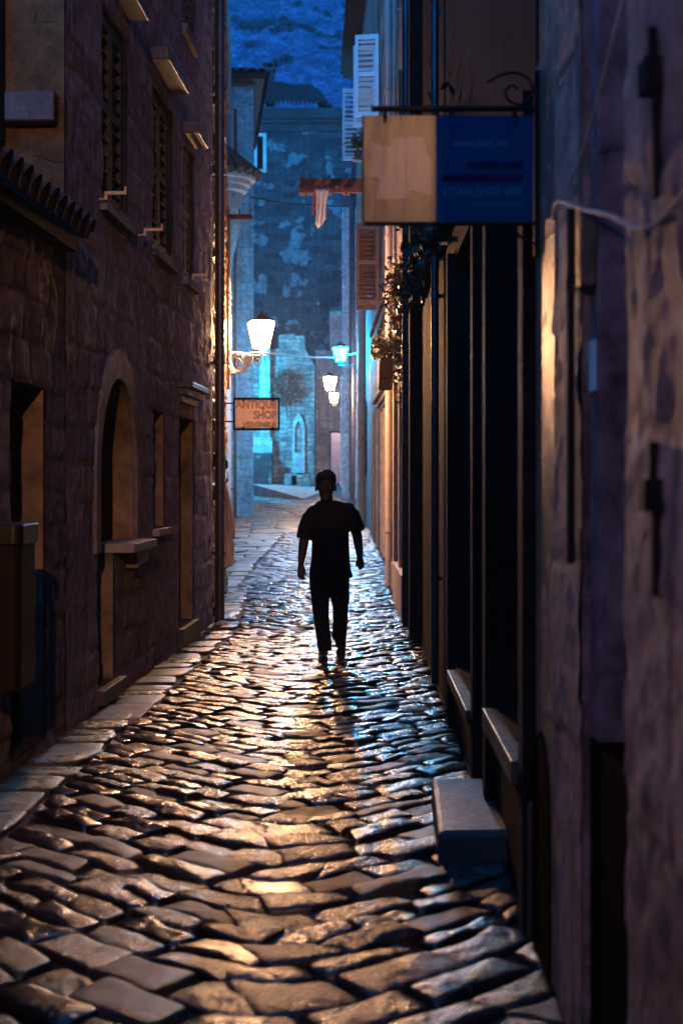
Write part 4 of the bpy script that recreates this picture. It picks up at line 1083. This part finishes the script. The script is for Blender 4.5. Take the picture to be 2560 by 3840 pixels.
# cloths hung for sale by the rubble house
def drape(label, pts, mat, d, seed, group):
    """outline down the wall: (x left, x right, y) rows"""
    m=MB(); V=[];F=[]; nu=16
    for j,(x0,x1,y) in enumerate(pts):
        for i in range(nu+1):
            t=i/nu; P=at(x0+(x1-x0)*t,y,d); P.y+=.07*math.sin(t*15+j*.5+seed)*(.3+.7*j/len(pts)); V.append(P)
    for j in range(len(pts)-1):
        for i in range(nu): F.append((j*(nu+1)+i,j*(nu+1)+i+1,(j+1)*(nu+1)+i+1,(j+1)*(nu+1)+i))
    o0=at(pts[0][0],pts[0][2],d); m.add([Vector(v)-o0 for v in V],F)
    o=m.build('hanging_garment',mat,smooth=True,fix=False); o.location=o0
    md=o.modifiers.new('thick','SOLIDIFY'); md.thickness=.004; md2=o.modifiers.new('s','SUBSURF'); md2.levels=1; md2.render_levels=2
    tag(o,label,'garment',group)
drape('longer thin pinkish garment hanging lowest by the left rubble wall',[(496,500,1135),(494,508,1160),(494,514,1190),(494,522,1215),(493,532,1235),(493,540,1250),(494,535,1275),(495,541,1298),(496,520,1305)],M['tulle'],18.4,1,None)
drape('shorter thin garment behind the longer one on the left wall',[(512,516,1098),(511,522,1120),(510,530,1150),(510,536,1180),(510,540,1210),(512,541,1240)],M['tulle'],19.6,4,None)

# floodlight and litter at the foot of the drainpipe
fl=thing('floodlight','small black floodlight on the ground beside the left drainpipe','floodlight',at(489,1418,17.0)*1.0)
fl.location.z=.0
m=MB(); m.box(-.07,.07,-.06,.03,.10,.22,Matrix.Rotation(.4,4,'X')); m.build('housing',M['flood'],fl,bevel=.012)
m=MB(); m.box(-.08,-.07,-.02,.02,-.02,.16); m.box(.07,.08,-.02,.02,-.02,.16); m.box(-.08,.08,-.02,.02,-.03,-.005); m.build('stand',M['flood'],fl)
m=MB(); m.ball((0,0,.02),.07,.05,.035,8)
m.v=[(x+.02*mnoise.noise(Vector((x*40,y*40,z*40))),y,z+.02*mnoise.noise(Vector((x*40,y*40+5,z*40)))) for x,y,z in m.v]
o=m.build('paper_scrap',M['bag']); o.location=(-1.62,16.3,.02); tag(o,'crumpled white scrap on the paving below the floodlight','paper')

# litter bin on the annex wall
bn=thing('litter_bin','brown litter bin on the annex wall at the left edge','litter bin',(-1.885,7.45,0))
def rbox(m,x0,x1,y0,y1,z0,z1,r=.05):
    P=[]
    for (cx,cy,a) in ((x1-r,y1-r,0),(x0+r,y1-r,PI/2),(x0+r,y0+r,PI),(x1-r,y0+r,1.5*PI)):
        for k in range(6): q=a+PI/2*k/5; P.append((cx+r*math.cos(q),cy+r*math.sin(q)))
    n=len(P); m.add([(p[0],p[1],z0) for p in P]+[(p[0],p[1],z1) for p in P],[tuple(range(n-1,-1,-1)),tuple(range(n,2*n))]+[(i,(i+1)%n,n+(i+1)%n,n+i) for i in range(n)]); return m
m=MB(); rbox(m,-.13,.13,-.2,.2,.62,1.36); m.build('body',M['bin'],bn)
m=MB(); rbox(m,-.14,.145,-.215,.215,1.361,1.47); m.build('lid',M['bin_lid'],bn,bevel=.01)
m=MB(); m.box(-.17,-.13,-.05,.05,.7,1.3); m.build('mount',M['iron_dk'],bn)

# ================================================================== THE WALKING PERSON
PD=13.15
P0=Vector((-.347,PD,0))
man=thing('person','man in black t-shirt and dark jeans walking toward the camera with his head bowed','person',P0)
def pp(cx,cy,yo=0):
    d=PD+yo; p=at(661.5+.2135*cx,1065.75+.2135*cy,d); return p-P0
def row(l,r,cy,dep,yo=0):
    a=pp(l,cy,yo); b=pp(r,cy,yo); return ((a+b)/2,(b.x-a.x)/2,dep)
def fuse(m,name,mat,vox,parent,it=4):
    o=m.build(name,mat,parent)
    r=o.modifiers.new('r','REMESH'); r.mode='VOXEL'; r.voxel_size=vox; r.use_smooth_shade=True
    s=o.modifiers.new('s','SMOOTH'); s.iterations=it; s.factor=.5
    bake(o); o.data.materials.clear(); o.data.materials.append(mat)
    o.data.polygons.foreach_set('use_smooth',[True]*len(o.data.polygons)); return o
def limb(m,pts):                        # (point, radius) chain
    m.tube([p for p,r in pts],[r for p,r in pts],14)
    for p,r in pts: m.ball(p,r,r,r,8)
k=.000852
# body: head, neck, trunk, arms, hands, ankles in one surface
b=MB()
hc=pp(405,235,-.10)
b.ball(hc+Vector((0,.03,.03)),.080,.098,.098); b.ball(hc+Vector((0,-.035,-.045)),.064,.072,.088)
b.ball(hc+Vector((0,-.075,-.115)),.032,.03,.026)                                   # chin
b.tube([hc+Vector((0,-.098,.0)),hc+Vector((0,-.122,-.045))],[.010,.016],10); b.ball(hc+Vector((0,-.118,-.048)),.019,.014,.012,8)   # nose
b.ball(hc+Vector((0,-.094,-.082)),.028,.012,.008,8); b.ball(hc+Vector((0,-.092,-.094)),.025,.012,.008,8)       # lips
for s_ in (-1,1):
    b.ball(hc+Vector((s_*.032,-.088,.012)),.022,.012,.009,8)                       # brow
    b.ball(hc+Vector((s_*.088,.01,-.02)),.012,.024,.034,8)                          # ear
limb(b,[(hc+Vector((0,.03,-.06)),.058),(pp(415,385,0),.056),(pp(418,440,.02),.065)])
b.rings([row(330,580,440,.07),row(290,620,560,.10),row(290,620,800,.11),row(290,610,1030,.11),row(270,620,1180,.115)],18)
# arms
limb(b,[(pp(275,535,0),.050),(pp(200,670,-.01),.048),(pp(172,830,-.02),.046),(pp(160,900,-.04),.043),(pp(148,1000,-.08),.036),(pp(138,1085,-.11),.027)])
limb(b,[(pp(636,500,0),.050),(pp(706,640,.02),.048),(pp(745,780,.03),.046),(pp(755,860,.03),.042),(pp(768,950,.01),.034),(pp(773,1015,-.01),.026)])
def hand(m,wr,kn,side,tips,thumb):
    wr,kn=Vector(wr),Vector(kn); ax=(kn-wr)
    for t in (0,.35,.7,1.0): p=wr.lerp(kn,t); m.ball(p,.030+.010*t-.004*(t==0),.020,.026,8)
    for i,tp in enumerate(tips):
        off=Vector(((i-1.5)*.017*side,(i-1.5)*.006,-.003*abs(i-1.5)))
        a=kn+off; e=Vector(tp); mid=a.lerp(e,.5)+Vector((-.010*side,-.010,-.004))
        m.tube([a,mid,e],[.0098,.0090,.0072],9); m.ball(mid,.009,.009,.009,6); m.ball(e,.0074,.0074,.0074,6)
    a=wr.lerp(kn,.3)+Vector((.024*side,-.010,0)); b_,c_=Vector(thumb[0]),Vector(thumb[1])
    m.tube([a,b_,c_],[.012,.0105,.008],9); m.ball(b_,.0105,.0105,.0105,6); m.ball(c_,.0082,.0082,.0082,6)
wl=pp(138,1085,-.11); kl=pp(142,1165,-.12)
hand(b,wl,kl,1,[pp(128,1228,-.13),pp(146,1242,-.14),pp(166,1246,-.15),pp(184,1240,-.16)],[pp(178,1140,-.14),pp(178,1188,-.16)])
wr_=pp(773,1015,-.01); kr=pp(774,1078,-.01)
hand(b,wr_,kr,-1,[pp(800,1112,0),pp(786,1130,-.01),pp(770,1136,-.02),pp(757,1124,-.03)],[pp(738,1055,-.03),pp(730,1098,-.04)])
# lower legs (inside the jeans)
limb(b,[(pp(345,1250,0),.07),(pp(350,1640,-.06),.045),(pp(392,2040,-.09),.034)]); limb(b,[(pp(545,1250,0),.065),(pp(566,1560,.06),.042),(pp(556,1700,.16),.038),(pp(548,1850,.30),.034),(pp(566,1990,.37),.032)])
body=fuse(b,'body',M['skin'],.0055,man,3)
# hair
h=MB(); h.ball(hc+Vector((0,.042,.050)),.096,.106,.098,16); h.ball(hc+Vector((0,.075,-.01)),.084,.07,.075,12)
h.ball(hc+Vector((0,-.035,.088)),.066,.045,.044,10)
for i in range(60):
    a=random.uniform(0,2*PI); e=random.uniform(.15,1.4); q=Vector((math.cos(a)*math.cos(e)*.09,math.sin(a)*math.cos(e)*.10+.042,math.sin(e)*.092+.05))
    h.ball(hc+q,.016,.016,.014,5)
fuse(h,'hair',M['hair'],.006,body,2)
# t-shirt
t=MB()
t.rings([row(228,700,1222,.150),row(226,690,1180,.148),row(232,672,1120,.142),row(248,664,1030,.136),row(256,656,850,.132),row(262,650,712,.132),row(244,664,600,.128),row(234,676,520,.112),row(262,660,460,.098),row(300,606,416,.085),row(335,520,388,.066)],28)
limb(t,[(pp(266,522,0),.064),(pp(222,610,-.005),.070)]); t.tube([pp(240,560,0),pp(190,690,-.01),pp(163,806,-.02)],[.074,.073,.070],18)
limb(t,[(pp(644,486,0),.064),(pp(688,570,.01),.070)]); t.tube([pp(672,520,0),pp(718,630,.02),pp(756,728,.03)],[.074,.073,.069],18)
tee=fuse(t,'t_shirt',M['shirt'],.010,man,9)
# jeans
j=MB()
def legrow(l,r,cy,yo): q=row(l,r,cy,0,yo); return (q[0],q[1]+.007,q[1]*1.1)
j.rings([(q[0],q[1],.115) if i==0 else q for i,q in enumerate([legrow(334,462,2010,-.10),legrow(322,460,1950,-.10),legrow(308,452,1850,-.09),legrow(292,440,1750,-.08),legrow(272,430,1600,-.06),legrow(255,434,1450,-.03),legrow(240,444,1300,0),legrow(236,446,1225,0),legrow(236,450,1150,0)]) if i>=0][0:0]+[legrow(334,462,2010,-.10),legrow(322,460,1950,-.10),legrow(308,452,1850,-.09),legrow(292,440,1750,-.08),legrow(272,430,1600,-.06),legrow(255,434,1450,-.03),legrow(240,444,1300,0),legrow(236,446,1225,0),legrow(236,450,1150,0)],22)
j.rings([legrow(524,606,1975,.36),legrow(508,612,1900,.33),legrow(474,620,1850,.30),legrow(484,632,1700,.16),legrow(494,638,1560,.06),legrow(464,652,1450,.02),legrow(448,652,1300,0),legrow(442,652,1225,0),legrow(436,652,1150,0)],22)
j.rings([row(246,640,1262,.118),row(240,646,1225,.122),row(240,646,1140,.120)],22)
fuse(j,'jeans',M['jeans'],.009,man,4)
# shoes
def shoe(c,yaw,pitch):
    s=MB(); s.ball((0,-.09,.028),.047,.10,.034,12); s.ball((0,.06,.035),.040,.075,.042,12); s.ball((0,.045,.075),.040,.052,.04,10); s.box(-.042,.042,-.17,.12,-.006,.014)
    place(s,Matrix.Translation(c)@Matrix.Rotation(yaw,4,'Z')@Matrix.Rotation(pitch,4,'X')); return s
cl=pp(374,2150,-.05); cl.z=.028
fuse(shoe(cl,.06,0),'shoe',M['shoe'],.007,man,2)
c2=pp(574,2070,.36); c2.z=.075
fuse(shoe(c2,-.05,.42),'shoe',M['shoe'],.007,man,2)

# ================================================================== LIGHT, SKY, CAMERA
SKY=1.3; HZT=262.0
W=bpy.data.worlds.new('World'); S.world=W; W.use_nodes=True; nt=W.node_tree; nt.nodes.clear()
sky=nt.nodes.new('ShaderNodeTexSky'); sky.sky_type='NISHITA'; sky.sun_disc=False; sky.sun_elevation=math.radians(4.0); sky.sun_rotation=math.radians(180)
mul=nt.nodes.new('ShaderNodeMix'); mul.data_type='RGBA'; mul.blend_type='MULTIPLY'; mul.inputs[0].default_value=1
bw_=nt.nodes.new('ShaderNodeRGBToBW'); nt.links.new(sky.outputs[0],bw_.inputs[0]); nt.links.new(bw_.outputs[0],mul.inputs[6]); mul.inputs[7].default_value=(.012,.33,1.0,1)
bg=nt.nodes.new('ShaderNodeBackground'); bg.inputs[1].default_value=SKY; nt.links.new(mul.outputs[2],bg.inputs[0])
ow=nt.nodes.new('ShaderNodeOutputWorld'); nt.links.new(bg.outputs[0],ow.inputs[0])
hz=MB(); hz.box(-175,185,-14,470,-1.2,HZT); hm=bpy.data.materials.new('thin_night_haze'); hm.use_nodes=True; ht=hm.node_tree; ht.nodes.clear()
pv=ht.nodes.new('ShaderNodeVolumePrincipled'); pv.inputs['Color'].default_value=(.9,.92,.95,1); pv.inputs['Density'].default_value=.0007; pv.inputs['Anisotropy'].default_value=.35
ho=ht.nodes.new('ShaderNodeOutputMaterial'); ht.links.new(pv.outputs[0],ho.inputs['Volume'])
tag(hz.build('haze',hm),kind='stuff')
# an assumed, unseen street lamp behind the photographer: only its light reaches the picture
ld=bpy.data.lights.new('assumed_street_light','SPOT'); ld.spot_size=math.radians(30); ld.spot_blend=.4; ld.energy=4600; ld.color=(1,.45,.17); ld.shadow_soft_size=.03
lo=bpy.data.objects.new('assumed_street_light',ld); lo.location=(1.044,-12.0,6.9); lo.rotation_euler=(Vector((-1.2,9.0,3.7))-Vector((1.044,-12,6.9))).to_track_quat('-Z','Y').to_euler(); COL.objects.link(lo)
# an added, unseen fill lamp beside the camera brightens the nearest right wall
l3=bpy.data.lights.new('near_wall_fill_light','SPOT'); l3.spot_size=math.radians(54); l3.spot_blend=.6; l3.energy=115; l3.color=(1,.52,.40); l3.shadow_soft_size=.08
o3=bpy.data.objects.new('near_wall_fill_light',l3); o3.location=(-1.75,.4,3.0); o3.rotation_euler=(Vector((.66,2.9,2.0))-Vector((-1.75,.4,3.0))).to_track_quat('-Z','Y').to_euler(); COL.objects.link(o3)
# an assumed, unseen cool light added behind the pale house brightens the garden wall
l2=bpy.data.lights.new('assumed_corner_light','POINT'); l2.energy=6000; l2.color=(.02,.55,1.0); l2.shadow_soft_size=.2
o2=bpy.data.objects.new('assumed_corner_light',l2); o2.location=(-6.2,55.5,5.2); COL.objects.link(o2)

cam=bpy.data.cameras.new('camera'); co=bpy.data.objects.new('camera',cam); COL.objects.link(co); S.camera=co
co.location=(0,0,EYE); co.rotation_euler=(PI/2,0,0)
cam.sensor_fit='VERTICAL'; cam.sensor_height=36; cam.sensor_width=24; cam.lens=36*FOC/2352
cam.shift_x=-51/2352; cam.shift_y=-76/2352; cam.clip_end=3000; cam.clip_start=.05
cam.dof.use_dof=True; cam.dof.focus_distance=12.5; cam.dof.aperture_fstop=2.6

S.view_settings.view_transform='Standard'; S.view_settings.look='None'; S.view_settings.exposure=-.2; S.view_settings.gamma=1
S.cycles.use_denoising=True; S.cycles.denoiser='OPENIMAGEDENOISE'
S.cycles.sample_clamp_indirect=4; S.cycles.max_bounces=6; S.cycles.caustics_reflective=False; S.cycles.caustics_refractive=False
